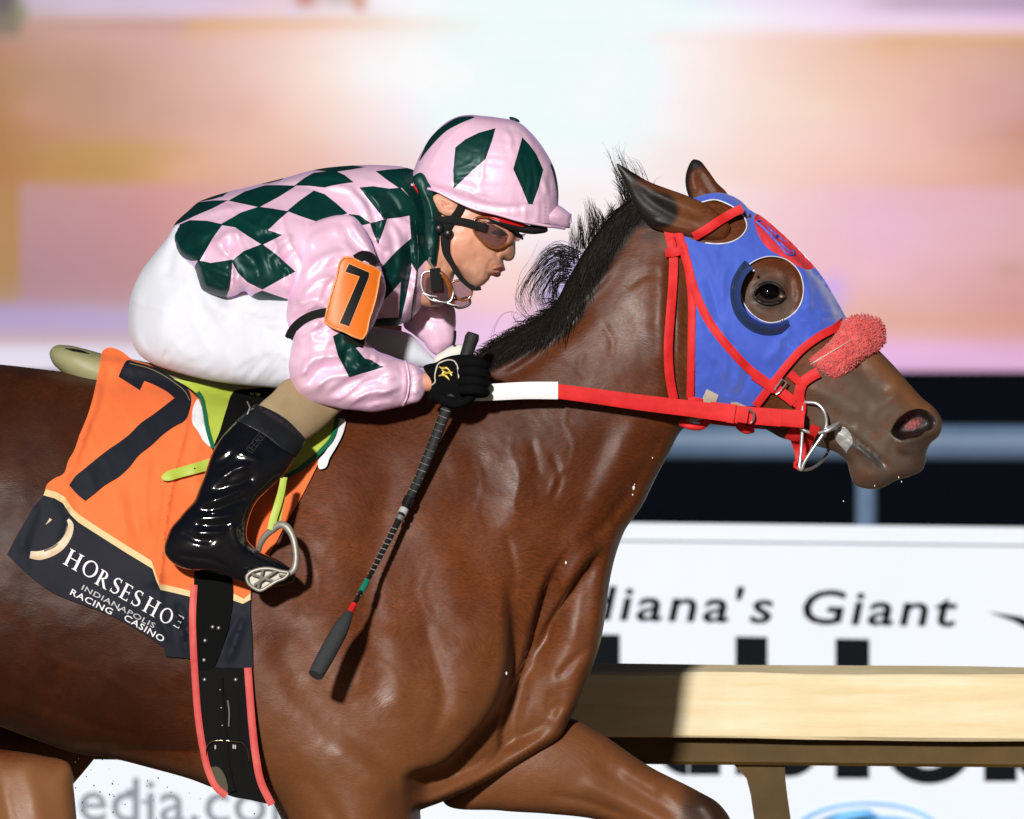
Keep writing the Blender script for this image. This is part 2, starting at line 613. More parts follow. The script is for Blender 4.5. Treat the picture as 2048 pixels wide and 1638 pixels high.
# ---------------------------------------------------------------- materials
def mat(name, c, rough=0.5, metal=0.0, spec=0.5, c2=None, nscale=6.0, bump=None, sheen=0.0, coat=0.0, aniso=0.0, stretch=None, trans=0.0, ior=1.45, emit=None, alpha=None, sub=0.0, rvar=0.0, detail=6):
    m = bpy.data.materials.new(name); m.use_nodes = True
    nt = m.node_tree; b = nt.nodes['Principled BSDF']
    b.inputs['Base Color'].default_value = (*c, 1); b.inputs['Roughness'].default_value = rough
    b.inputs['Metallic'].default_value = metal; b.inputs['Specular IOR Level'].default_value = spec
    b.inputs['Sheen Weight'].default_value = sheen; b.inputs['Coat Weight'].default_value = coat
    b.inputs['Coat Roughness'].default_value = 0.08
    b.inputs['Anisotropic'].default_value = aniso
    b.inputs['Transmission Weight'].default_value = trans; b.inputs['IOR'].default_value = ior
    if sub:
        b.inputs['Subsurface Weight'].default_value = sub; b.inputs['Subsurface Radius'].default_value = (0.012, 0.005, 0.003); b.inputs['Subsurface Scale'].default_value = 1.0
    if emit: b.inputs['Emission Color'].default_value = (*emit[:3], 1); b.inputs['Emission Strength'].default_value = emit[3]
    if alpha is not None: b.inputs['Alpha'].default_value = alpha
    tc = nt.nodes.new('ShaderNodeTexCoord'); mp = nt.nodes.new('ShaderNodeMapping')
    nt.links.new(tc.outputs['Object'], mp.inputs[0])
    if stretch: mp.inputs['Scale'].default_value = stretch
    if c2 is not None:
        n = nt.nodes.new('ShaderNodeTexNoise'); n.inputs['Scale'].default_value = nscale; n.inputs['Detail'].default_value = detail
        n.inputs['Roughness'].default_value = 0.6
        nt.links.new(mp.outputs[0], n.inputs['Vector'])
        r = nt.nodes.new('ShaderNodeValToRGB'); r.color_ramp.elements[0].position = .35; r.color_ramp.elements[1].position = .65
        r.color_ramp.elements[0].color = (*c, 1); r.color_ramp.elements[1].color = (*c2, 1)
        nt.links.new(n.outputs['Fac'], r.inputs[0]); nt.links.new(r.outputs[0], b.inputs['Base Color'])
    if rvar:
        n = nt.nodes.new('ShaderNodeTexNoise'); n.inputs['Scale'].default_value = 25; n.inputs['Detail'].default_value = 4
        nt.links.new(tc.outputs['Object'], n.inputs['Vector'])
        q = nt.nodes.new('ShaderNodeMapRange'); q.inputs['From Min'].default_value = .3; q.inputs['From Max'].default_value = .7
        q.inputs['To Min'].default_value = max(0.02, rough - rvar); q.inputs['To Max'].default_value = min(1, rough + rvar)
        nt.links.new(n.outputs['Fac'], q.inputs[0]); nt.links.new(q.outputs[0], b.inputs['Roughness'])
    if bump:
        prev = None
        for (sc, st, dist, kind) in bump:
            if kind == 'weave':
                n = nt.nodes.new('ShaderNodeTexWave'); n.inputs['Scale'].default_value = sc; n.bands_direction = 'DIAGONAL'; n.inputs['Distortion'].default_value = 1.0
            else:
                n = nt.nodes.new('ShaderNodeTexNoise'); n.inputs['Scale'].default_value = sc; n.inputs['Detail'].default_value = 5
            nt.links.new((mp if kind != 'iso' else tc).outputs['Object' if kind == 'iso' else 0], n.inputs['Vector'])
            bp = nt.nodes.new('ShaderNodeBump'); bp.inputs['Strength'].default_value = st; bp.inputs['Distance'].default_value = dist
            nt.links.new(n.outputs['Fac'], bp.inputs['Height'])
            if prev: nt.links.new(prev.outputs[0], bp.inputs['Normal'])
            prev = bp
        nt.links.new(prev.outputs[0], b.inputs['Normal'])
    return m
def C(r, g, b, f=0.8):
    """sRGB 0-255 as photographed under the floodlight -> base colour"""
    return tuple(f * ((x/255/12.92) if x <= 10 else ((x/255 + .055)/1.055)**2.4) for x in (r, g, b))

# ---------------------------------------------------------------- setting
M_dirt = mat('track_dirt', (.20, .135, .085), .95, c2=(.13, .085, .052), nscale=9, bump=[(30, .6, .02, 'n')])
M_infield = mat('infield_grass', (.03, .06, .015), .95, c2=(.05, .085, .02), nscale=3)
V, F = box_w(-400, 400, -60, 11, -.5, 0)
tag(link('track_ground', V, F, M_dirt, world=True, smooth=False), kind='structure')
V, F = box_w(-400, 400, 11.0, 900, -.5, -.004)
tag(link('infield_ground', V, F, M_infield, world=True, smooth=False), kind='structure')

# --- giant video screen: an emissive picture in soft bands and patches
SY = 25.0
def screen_mat():
    m = bpy.data.materials.new('video_picture'); m.use_nodes = True
    nt = m.node_tree; b = nt.nodes['Principled BSDF']
    a = nt.nodes.new('ShaderNodeAttribute'); a.attribute_name = 'picture'
    tc = nt.nodes.new('ShaderNodeTexCoord')
    w = nt.nodes.new('ShaderNodeTexWave'); w.bands_direction = 'Z'; w.inputs['Scale'].default_value = 14; w.inputs['Distortion'].default_value = .4
    nt.links.new(tc.outputs['Object'], w.inputs['Vector'])
    q = nt.nodes.new('ShaderNodeMapRange'); q.inputs['To Min'].default_value = .93; q.inputs['To Max'].default_value = .98
    nt.links.new(w.outputs['Fac'], q.inputs[0])
    mx = nt.nodes.new('ShaderNodeVectorMath'); mx.operation = 'SCALE'
    nt.links.new(a.outputs['Color'], mx.inputs[0]); nt.links.new(q.outputs[0], mx.inputs['Scale'])
    b.inputs['Base Color'].default_value = (.004, .004, .004, 1); b.inputs['Roughness'].default_value = .9; b.inputs['Specular IOR Level'].default_value = .02
    nt.links.new(mx.outputs[0], b.inputs['Emission Color']); b.inputs['Emission Strength'].default_value = 1.0
    return m
def lin(c): c = np.asarray(c, float) / 255; return np.where(c <= .04045, c / 12.92, ((c + .055) / 1.055) ** 2.4)
rows = {
 -600: [(0,196,160,140),(900,230,225,235),(2048,200,160,150)],
 -30: [(0,150,140,165),(150,192,186,222),(400,205,192,232),(560,228,200,216),(760,248,244,250),(1000,235,252,252),(1300,230,250,252),(1500,240,226,242),(1700,226,200,222),(2048,190,165,190)],
 8: [(0,150,140,160),(60,180,168,196),(150,192,186,222),(400,206,192,230),(560,230,202,216),(680,238,226,232),(780,250,246,250),(1000,234,254,253),(1300,228,250,252),(1500,242,228,244),(1700,232,206,230),(1800,190,164,190),(2048,168,142,176)],
 30: [(40,178,152,156),(150,200,176,196),(300,206,182,206),(420,216,186,210),(550,236,206,216),(650,242,222,230),(800,250,244,248),(1000,236,254,254),(1400,238,254,252),(1550,248,236,250),(1700,244,216,244),(1850,236,204,238),(2048,220,184,222)],
 44: [(40,172,128,112),(370,184,136,122),(385,204,146,84),(520,222,168,112),(640,236,184,144),(800,250,232,216),(1000,238,254,252),(1300,240,252,250),(1500,250,238,246),(1700,246,220,244),(2048,236,200,232)],
 56: [(40,172,126,112),(370,190,140,128),(385,212,152,98),(520,230,182,150),(640,244,206,190),(800,252,240,236),(1000,238,254,254),(1300,244,250,250),(1500,250,236,240),(1700,246,218,232),(2048,238,202,220)],
 76: [(0,140,112,92),(100,180,131,116),(200,190,140,130),(320,200,150,145),(380,212,160,136),(500,234,188,174),(600,246,214,204),(700,251,236,235),(820,253,248,248),(1000,238,255,255),(1250,244,250,250),(1400,252,232,228),(1550,247,212,202),(1700,240,196,180),(1800,226,172,122),(2048,216,160,112)],
 96: [(0,160,100,72),(80,172,120,98),(200,178,128,110),(320,196,146,136),(420,216,170,156),(500,232,190,180),(600,246,216,205),(720,252,240,238),(820,254,250,250),(960,230,254,255),(1020,226,254,255),(1240,226,252,255),(1350,252,242,240),(1500,250,220,210),(1650,244,204,186),(1800,232,178,140),(1950,220,166,142),(2048,206,152,128)],
 150: [(0,150,100,52),(100,160,115,80),(200,166,120,91),(320,195,145,126),(440,220,175,160),(520,236,196,185),(620,250,225,210),(720,253,244,244),(960,250,254,255),(960,232,254,255),(1020,228,254,255),(1240,228,253,255),(1350,252,243,244),(1500,250,222,212),(1650,247,208,190),(1780,238,186,166),(1900,225,168,152),(2048,205,148,138)],
 220: [(0,150,95,40),(60,174,115,84),(200,165,120,90),(320,190,140,120),(430,215,165,150),(500,228,175,160),(580,245,205,190),(680,250,225,215),(800,252,240,245),(900,238,254,255),(1000,232,254,255),(1220,232,253,255),(1350,252,240,242),(1500,250,225,212),(1650,248,214,195),(1780,240,190,170),(1900,226,166,155),(2048,204,144,140)],
 270: [(0,150,90,30),(100,170,110,70),(220,180,125,90),(300,195,135,105),(400,215,160,140),(500,230,175,155),(600,240,200,180),(700,248,220,215),(820,250,236,242),(900,244,252,255),(1000,240,254,255),(1220,240,252,254),(1400,252,235,232),(1550,250,216,206),(1700,248,205,195),(1850,236,176,166),(2000,206,146,132),(2048,196,132,112)],
 300: [(0,145,90,25),(100,165,115,45),(200,172,125,45),(280,185,135,60),(350,200,145,90),(440,220,160,130),(540,232,180,155),(640,240,195,180),(740,245,215,215),(1000,246,250,253),(1220,246,250,253),(1400,252,230,226),(1550,250,214,202),(1700,246,200,186),(1850,235,176,162),(2048,206,146,122)],
 362: [(0,150,86,25),(100,165,110,32),(240,170,120,42),(300,190,135,66),(360,214,150,110),(460,220,160,130),(640,232,180,170),(1000,252,244,246),(1220,252,244,246),(1450,250,220,212),(1600,248,204,194),(1700,244,194,182),(1850,235,176,160),(2048,212,152,128)],
 378: [(0,152,96,34),(36,152,98,36),(44,164,114,114),(150,175,115,115),(250,185,120,120),(330,200,126,126),(400,206,140,132),(640,228,176,176),(1000,252,242,244),(1300,252,238,240),(1450,250,222,222),(1600,246,202,204),(1700,240,190,204),(1850,235,180,194),(2048,222,166,176)],
 450: [(0,155,100,40),(36,155,100,40),(44,160,110,120),(200,170,110,120),(300,182,112,120),(370,200,126,130),(640,226,172,180),(900,250,228,232),(1050,253,240,240),(1300,252,234,236),(1450,250,222,224),(1600,245,200,210),(1780,236,180,208),(1900,230,174,190),(2048,220,164,170)],
 550: [(0,150,104,45),(36,150,105,46),(44,150,105,120),(200,160,105,120),(290,166,110,112),(640,220,166,176),(900,248,206,206),(1000,252,216,211),(1300,248,214,216),(1600,243,194,203),(1750,238,180,196),(1900,225,165,170),(2048,214,154,150)],
 598: [(0,148,112,70),(36,148,112,78),(44,148,108,128),(250,162,112,122),(640,220,170,186),(960,250,205,205),(1300,244,206,212),(1700,235,180,175),(1850,225,165,165),(2048,210,146,146)],
 618: [(0,146,126,180),(150,158,130,172),(250,165,134,166),(640,222,180,204),(980,246,198,212),(1300,240,200,214),(1700,234,178,166),(1850,224,164,154),(2048,212,148,138)],
 642: [(0,150,140,204),(250,156,148,212),(640,220,186,222),(1000,240,195,225),(1300,236,194,220),(1700,232,174,158),(1800,226,166,146),(2048,214,150,132)],
 668: [(0,164,146,186),(300,168,148,186),(640,224,186,216),(1000,240,194,226),(1700,234,176,180),(1800,232,172,176),(2048,218,156,156)],
 688: [(0,190,164,172),(300,190,164,176),(640,228,192,222),(1000,240,196,230),(1700,240,182,222),(1800,238,180,222),(2048,222,162,192)],
 700: [(0,214,222,252),(300,214,222,252),(640,228,200,236),(1000,240,198,232),(1700,236,180,228),(1800,234,178,228),(2048,224,168,208)],
 726: [(0,226,232,255),(300,226,232,255),(640,230,206,244),(1000,240,200,236),(1700,230,178,230),(2048,226,172,218)],
 750: [(0,236,236,255),(300,232,232,252),(640,230,204,240),(1000,236,200,236),(1700,228,176,226),(2048,224,170,214)],
}
gxs_f = np.r_[np.arange(-7200, -900, 300), np.arange(-900, 0, 60), np.arange(0, 100, 5), np.arange(100, 2080, 20), np.arange(2080, 2960, 60), np.arange(2960, 9000, 300)]; gys_f = np.r_[np.arange(-600, -40, 80), np.arange(-40, 756, 5)]
ky = sorted(rows)
Rw = np.array([[np.interp(gxs_f, [k[0] for k in rows[y]], [k[1 + c] for k in rows[y]]) for c in range(3)] for y in ky], float)
colr = np.zeros((len(gxs_f), len(gys_f), 3))
for c in range(3):
    for i in range(len(gxs_f)): colr[i, :, c] = np.interp(gys_f, ky, Rw[:, c, i])
for i, x in enumerate(gxs_f):        # soft drifting blotches in the video picture
    colr[i] += (16 * (fbm(np.full(len(gys_f), x / 200), gys_f / 80, 3, 4) - .45))[:, None] * np.array([.6, .9, 1.1])
def patch(x0, x1, y0, y1, c, a=1.0, soft=10):
    gx_, gy_ = np.meshgrid(gxs_f, gys_f, indexing='ij')
    m = sstep(gx_, x0 - soft, x0 + soft) * (1 - sstep(gx_, x1 - soft, x1 + soft)) * sstep(gy_, y0 - soft, y0 + soft) * (1 - sstep(gy_, y1 - soft, y1 + soft)) * a
    colr[:] = colr * (1 - m[..., None]) + np.array(c) * m[..., None]
# a blurred runner's legs and a dark plant at the top of the video picture, lilac glints near the horse
patch(598, 622, -60, 14, (176, 84, 50), .9, 6); patch(712, 730, -60, 22, (206, 120, 88), .9, 6); patch(640, 712, -60, 10, (190, 172, 164), .7, 8); patch(575, 605, 12, 36, (214, 214, 246), .6, 8)
patch(-900, 40, -60, 70, (62, 66, 44), .8, 14); patch(-900, 26, -60, 30, (44, 44, 52), .9, 12); patch(20, 56, 10, 44, (72, 100, 48), .6, 12)
patch(1640, 1690, 548, 620, (206, 168, 250), .75, 22); patch(1500, 1600, 620, 640, (190, 150, 250), .3, 12)
patch(1080, 1180, 500, 620, (150, 160, 245), .5, 30); patch(1990, 2048, 520, 550, (190, 140, 130), .5, 14)
wl = (1 - sstep(gxs_f, 420, 900))[:, None, None]
colr = colr * (1 - .32 * wl) + np.array([246, 206, 196]) * .32 * wl
wr_ = sstep(gxs_f, 1500, 1900)[:, None, None]
colr = colr * (1 - .16 * wr_) + np.array([240, 208, 204]) * .16 * wr_
colr[:, :, 0] = np.maximum(colr[:, :, 0], np.where(colr[:, :, 1] > 225, colr[:, :, 1] - 12, 0))
colr = np.clip(colr + np.array([3, 5, 6]), 0, 255)
fs = (DIST + NEAR + SY) / DIST
V = []; F = []; CL = []
for i, x in enumerate(gxs_f):
    for j, y in enumerate(gys_f):
        V.append(at(x, y + 0.004 * min(max(x - 1024, -1600), 1600) * (1 if y > 300 else .3), SY)); CL.append(lin(colr[i, j]))
n = len(gys_f)
for i in range(len(gxs_f) - 1):
    for j in range(n - 1): F.append((i*n + j, i*n + j + 1, (i+1)*n + j + 1, (i+1)*n + j))
scr = thing('video_screen', 'giant lit video screen glowing pink and orange behind the horse', 'screen', (0, SY, 0))
so = link('display', V, F, screen_mat(), parent=scr, world=True, smooth=False)
at_ = so.data.color_attributes.new('picture', 'FLOAT_COLOR', 'POINT')
at_.data.foreach_set('color', np.c_[np.array(CL), np.ones(len(CL))].ravel().astype(np.float32))
M_black = mat('black_steel', (.012, .013, .016), .5, c2=(.02, .021, .025), nscale=2)
x0, _, z1 = at(-7300, -620, SY); x1, _, z0 = at(9000, 752, SY)
V, F = box_w(x0, x1, SY + .05, SY + .9, z0 - .02, z1 + .1)
link('cabinet', V, F, M_black, parent=scr, world=True, smooth=False)
for k in range(10):
    x = x0 + (x1 - x0) * (k + .5) / 10
    V, F = box_w(x - .2, x + .2, SY + .1, SY + .6, 0, z0 - .02)
    link('support_leg', V, F, M_black, parent=scr, world=True, smooth=False)

# --- dark hoarding below the screen, with a steel-blue pipe fence in front
wall = thing('dark_wall', 'dark blue-black wall standing under the video screen', 'wall', (0, 22, 0))
M_wall = mat('navy_hoarding', (.0012, .0022, .0042), .95, spec=.02, c2=(.0022, .003, .0052), nscale=1.2)
V, F = box_w(-30, 30, 22, 22.2, 0, at(0, 742, 22)[2])
link('wall_panel', V, F, M_wall, parent=wall, world=True, smooth=False)
fen = thing('pipe_fence', 'steel-blue pipe fence in front of the dark wall', 'fence', (0, 14, 0))
M_pipe = mat('steel_blue_paint', C(104, 130, 164, .62), .5, c2=C(118, 144, 178, .64), nscale=3)
za = at(0, 851, 14)[2]; zb = at(0, 926, 14)[2]
V, F = tube_geo([(-20, 14, (za+zb)/2 + .12), (20, 14, (za+zb)/2 - .10)], (za - zb)/2, n=24)
link('rail_pipe', V, F, M_pipe, parent=fen, world=True)
for k in range(-4, 5):
    xp = at(1733, 900, 14)[0] + k * 3.2
    V, F = tube_geo([(xp, 14.05, 0), (xp, 14.05, (za+zb)/2)], .028, n=12)
    link('post', V, F, M_pipe, parent=fen, world=True)

# --- white advertising board with lettering
BY = 8.0
brd = thing('advertising_board', 'long white advertising board with black lettering behind the rail', 'sign', (0, BY, 0))
M_board = mat('white_vinyl', (.66, .715, .80), .6, spec=.2, c2=(.64, .70, .79), nscale=2.0)
M_ink = mat('black_print', (.006, .008, .010), .9, spec=.05)
M_grayink = mat('grey_print', (.22, .25, .29), .8, spec=.1)
M_blueink = mat('blue_print', (.05, .30, .72), .5, c2=(.12, .45, .85), nscale=8)
sl = math.atan(10 / 850)           # the board runs slightly downhill to the right
bx0, _, bz = at(1230, 1048, BY)
def bl(px, py): 
    x, y, z = at(px, py, BY); return x, z
def brd_obj(name, V, F, m, th_y=None):
    return link(name, V, F, m, parent=brd, world=True, smooth=False)
zt0 = at(1230, 1045, BY)[2] - .0118 * (-16 - bx0); zt1 = at(1230, 1045, BY)[2] - .0118 * (16 - bx0)
V = [(-16, BY, .05), (16, BY, .05), (16, BY, zt1), (-16, BY, zt0), (-16, BY + .06, .05), (16, BY + .06, .05), (16, BY + .06, zt1), (-16, BY + .06, zt0)]
F = [(0,1,2,3), (5,4,7,6), (3,2,6,7), (1,5,6,2), (4,0,3,7), (0,4,5,1)]
brd_obj('panel', V, F, M_board)
for k in range(-5, 6):
    V, F = box_w(k*3 - .04, k*3 + .04, BY + .062, BY + .14, 0, .9)
    brd_obj('support_post', V, F, M_black)
def flat(poly_px, y0=BY - .006, y1=BY - .0005):
    L = [at(p[0], p[1], BY) for p in poly_px]
    n = len(L)
    V = [(p[0], y0, p[2]) for p in L] + [(p[0], y1, p[2]) for p in L]
    return V, [tuple(range(n)), tuple(range(2*n - 1, n - 1, -1))] + [(i, i + n, (i+1) % n + n, (i+1) % n) for i in range(n)]
V, F = flat([(-1500, 1050), (1210, 1079), (2048, 1089), (3200, 1103), (3200, 1106), (2048, 1092), (1210, 1082), (-1500, 1053)])
brd_obj('border_line', V, F, M_grayink)

_tm = {}
def text_mesh(body, shear=0.0, bold=0.0, space=1.0):
    k = (body, shear, bold, space)
    if k not in _tm: _tm[k] = text_mesh0(*k) if body.strip() else (np.zeros((0, 2)), np.zeros((0, 3), int))
    return _tm[k]
def text_mesh0(body, shear=0.0, bold=0.0, space=1.0):
    c = bpy.data.curves.new('lettering', 'FONT'); c.body = body; c.shear = shear; c.offset = bold; c.space_character = space
    c.resolution_u = 3
    o = bpy.data.objects.new('lettering', c)
    dg = bpy.context.evaluated_depsgraph_get()
    me = o.to_mesh()
    me.calc_loop_triangles()
    V = np.array([v.co[:2] for v in me.vertices]); F = np.array([t.vertices[:] for t in me.loop_triangles])
    o.to_mesh_clear(); bpy.data.objects.remove(o); bpy.data.curves.remove(c)
    return V, F
def board_text(name, body, px0, px1, base0, base1, xh_px, m, shear=0, bold=0, space=1.0, capref='H'):
    V, F = text_mesh(body, shear, bold, space)
    hc = text_mesh(capref)[0][:, 1].max(); wt = V[:, 0].max() - V[:, 0].min(); x0 = V[:, 0].min()
    for V1, F1 in split_letters(body, shear, bold, space):
        out = []
        for x, y in V1:
            t = (x - x0) / wt
            p = at(px0 + t * (px1 - px0), base0 + t * (base1 - base0) - y / hc * xh_px, BY)
            out.append((p[0], BY - .004, p[2]))
        brd_obj(name, out, F1, m)
def split_letters(body, shear, bold, space):
    """one piece per character, each shifted to its place in the word"""
    for i, ch in enumerate(body):
        if not ch.strip(): continue
        V1, F1 = text_mesh(ch, shear, bold, space)
        right = text_mesh(body[:i + 1], shear, bold, space)[0][:, 0].max() if ch != "'" else None
        if ch == "'":     # an apostrophe leans past its neighbour: place it from the left
            right = text_mesh(body[:i], shear, bold, space)[0][:, 0].max() + .12 + (V1[:, 0].max() - V1[:, 0].min())
        yield V1 + np.array([right - V1[:, 0].max(), 0]), F1
board_text('letter', "Indiana's Giant", 1058, 1914, 1236, 1252, 66, M_ink, .16, .012, 1.12)
# tops and feet of the big word that the rail crosses
def B_(name, polys, m=M_ink):
    mb = MB()
    for p in polys: mb.add(flat(p))
    return mb.build(name, m, brd, world=True, smooth=False)
def arc(cx, cy, rx, ry, a0, a1, n=20): return [(cx + rx*math.cos(math.radians(a0+(a1-a0)*k/n)), cy + ry*math.sin(math.radians(a0+(a1-a0)*k/n))) for k in range(n+1)]
def ringp(cx, cy, rx, ry, tx, ty, a0=0, a1=360, n=36):
    return [arc(cx, cy, rx, ry, a0+(a1-a0)*k/n, a0+(a1-a0)*(k+1)/n, 1) + arc(cx, cy, rx-tx, ry-ty, a0+(a1-a0)*(k+1)/n, a0+(a1-a0)*k/n, 1) for k in range(n)]
B_('big_letter', [[(1172, 1268), (1239, 1269), (1239, 1548), (1172, 1548)]])
B_('big_letter', ringp(1375, 1480, 66, 70, 34, 26, 90, 300, 18) + [[(1378, 1420), (1440, 1420), (1440, 1549), (1378, 1549)]])
B_('big_letter', [[(1471, 1273), (1534, 1274), (1534, 1548), (1471, 1548)]] + ringp(1575, 1485, 68, 68, 40, 28, -130, 140, 20))
B_('big_letter', [[(1671, 1277), (1738, 1278), (1738, 1556), (1671, 1556)]])
B_('big_letter', ringp(1857, 1485, 92, 82, 44, 30))
B_('big_letter', [[(1968, 1420), (2033, 1420), (2033, 1562), (1968, 1562)]] + ringp(2100, 1486, 80, 80, 44, 30))
B_('pointed_mark', [[(1978, 1224), (2040, 1233), (2075, 1246), (2060, 1262), (2030, 1243)]])
B_('oval_logo_ring', ringp(1735, 1668, 150, 64, 10, 5), M_blueink)
B_('oval_logo', [[(1606, 1655)] + arc(1742, 1668, 122, 50, 190, 268, 12) + [(1760, 1634), (1700, 1650)]] + [arc(1760, 1672, 112, 40, 200, 340, 16)], M_blueink)
board_text('letter', 'Media.com', 58, 632, 1640, 1647, 86, M_grayink, 0, .004, 1.02)
B_('letter_serif', [[(252, 1578), (272, 1578), (272, 1584), (252, 1584)]], M_grayink); B_('letter_serif', [[(283, 1600), (300, 1600), (300, 1606), (283, 1606)]], M_grayink)

# --- timber running rail just behind the horse
RY = 0.74
M_rail = mat('weathered_rail_timber', C(248, 234, 198, .80), .65, c2=C(238, 216, 168, .78), nscale=5, stretch=(.6, 2, 7), bump=[(10, .15, .003, 'n'), (40, .12, .002, 'n')], rvar=.12, detail=12)
M_raild = mat('bronze_rail_steel', C(136, 106, 54, .42), .6, spec=.2, c2=C(104, 80, 40, .40), nscale=5)
rail = thing('running_rail', 'cream weathered running rail on curved brown posts behind the horse', 'rail', (0, RY, 0))
def zr(py, px=1600): return at(px, py, RY)[2]
slr = -.0086
def prism_x(prof, x0, x1, nx=1, wob=0):
    V = []; F = []; n = len(prof)
    for i in range(nx + 1):
        x = x0 + (x1 - x0) * i / nx
        for k, (y, z) in enumerate(prof):
            V.append((x, y + wob * (vnoise([x * 4], [k * 3.1])[0] - .5), z + slr * (x - .5) + wob * (vnoise([x * 5], [k * 1.7 + 9])[0] - .5)))
    for i in range(nx):
        for k in range(n):
            k2 = (k + 1) % n
            F.append((i*n + k, (i+1)*n + k, (i+1)*n + k2, i*n + k2))
    F.append(tuple(range(n))); F.append(tuple(nx*n + k for k in range(n))[::-1])
    return V, F
zt, zb_ = zr(1347), zr(1478)
V, F = prism_x([(RY, zt - .004), (RY, zb_ + .004), (RY + .006, zb_), (RY + .10, zb_), (RY + .11, zt + .012), (RY + .06, zt + .016), (RY + .004, zt)], -6, 6, 240, .006)
link('top_rail', V, F, M_rail, parent=rail, world=True, smooth=False)
z2, z3 = zr(1474), zr(1532)
V, F = prism_x([(RY + .05, z2), (RY + .05, z3 + .006), (RY + .056, z3), (RY + .16, z3), (RY + .16, z2)], -6, 6, 8)
link('under_rail', V, F, M_raild, parent=rail, world=True, smooth=False)
for xk in (-1.6, 0.0, 1.6, 3.2, -3.2):
    px0 = at(1525, 1500, RY)[0] + xk
    path = [(-.052, zr(1483)), (-.012, zr(1515)), (.008, zr(1560)), (.020, zr(1640)), (.045, .7), (.10, .35), (.14, 0)]
    P = spline3(np.array([(px0 + a, RY + .10, b) for a, b in path]), .03)
    wd = np.interp(P[:, 2], [0, .9, zr(1560), zr(1500), zr(1480)], [.034, .034, .036, .06, .10])
    V = []; F = []
    for p, w in zip(P, wd):
        for a, b in ((-1, -1), (1, -1), (1, 1), (-1, 1)): V.append((p[0] + a * w, p[1] + b * .03, p[2]))
    for i in range(len(P) - 1):
        for k in range(4):
            k2 = (k+1) % 4
            F.append((i*4 + k, i*4 + k2, (i+1)*4 + k2, (i+1)*4 + k))
    F.append((0,1,2,3)); 
    link('rail_post', V, F, M_raild, parent=rail, world=True, smooth=False)
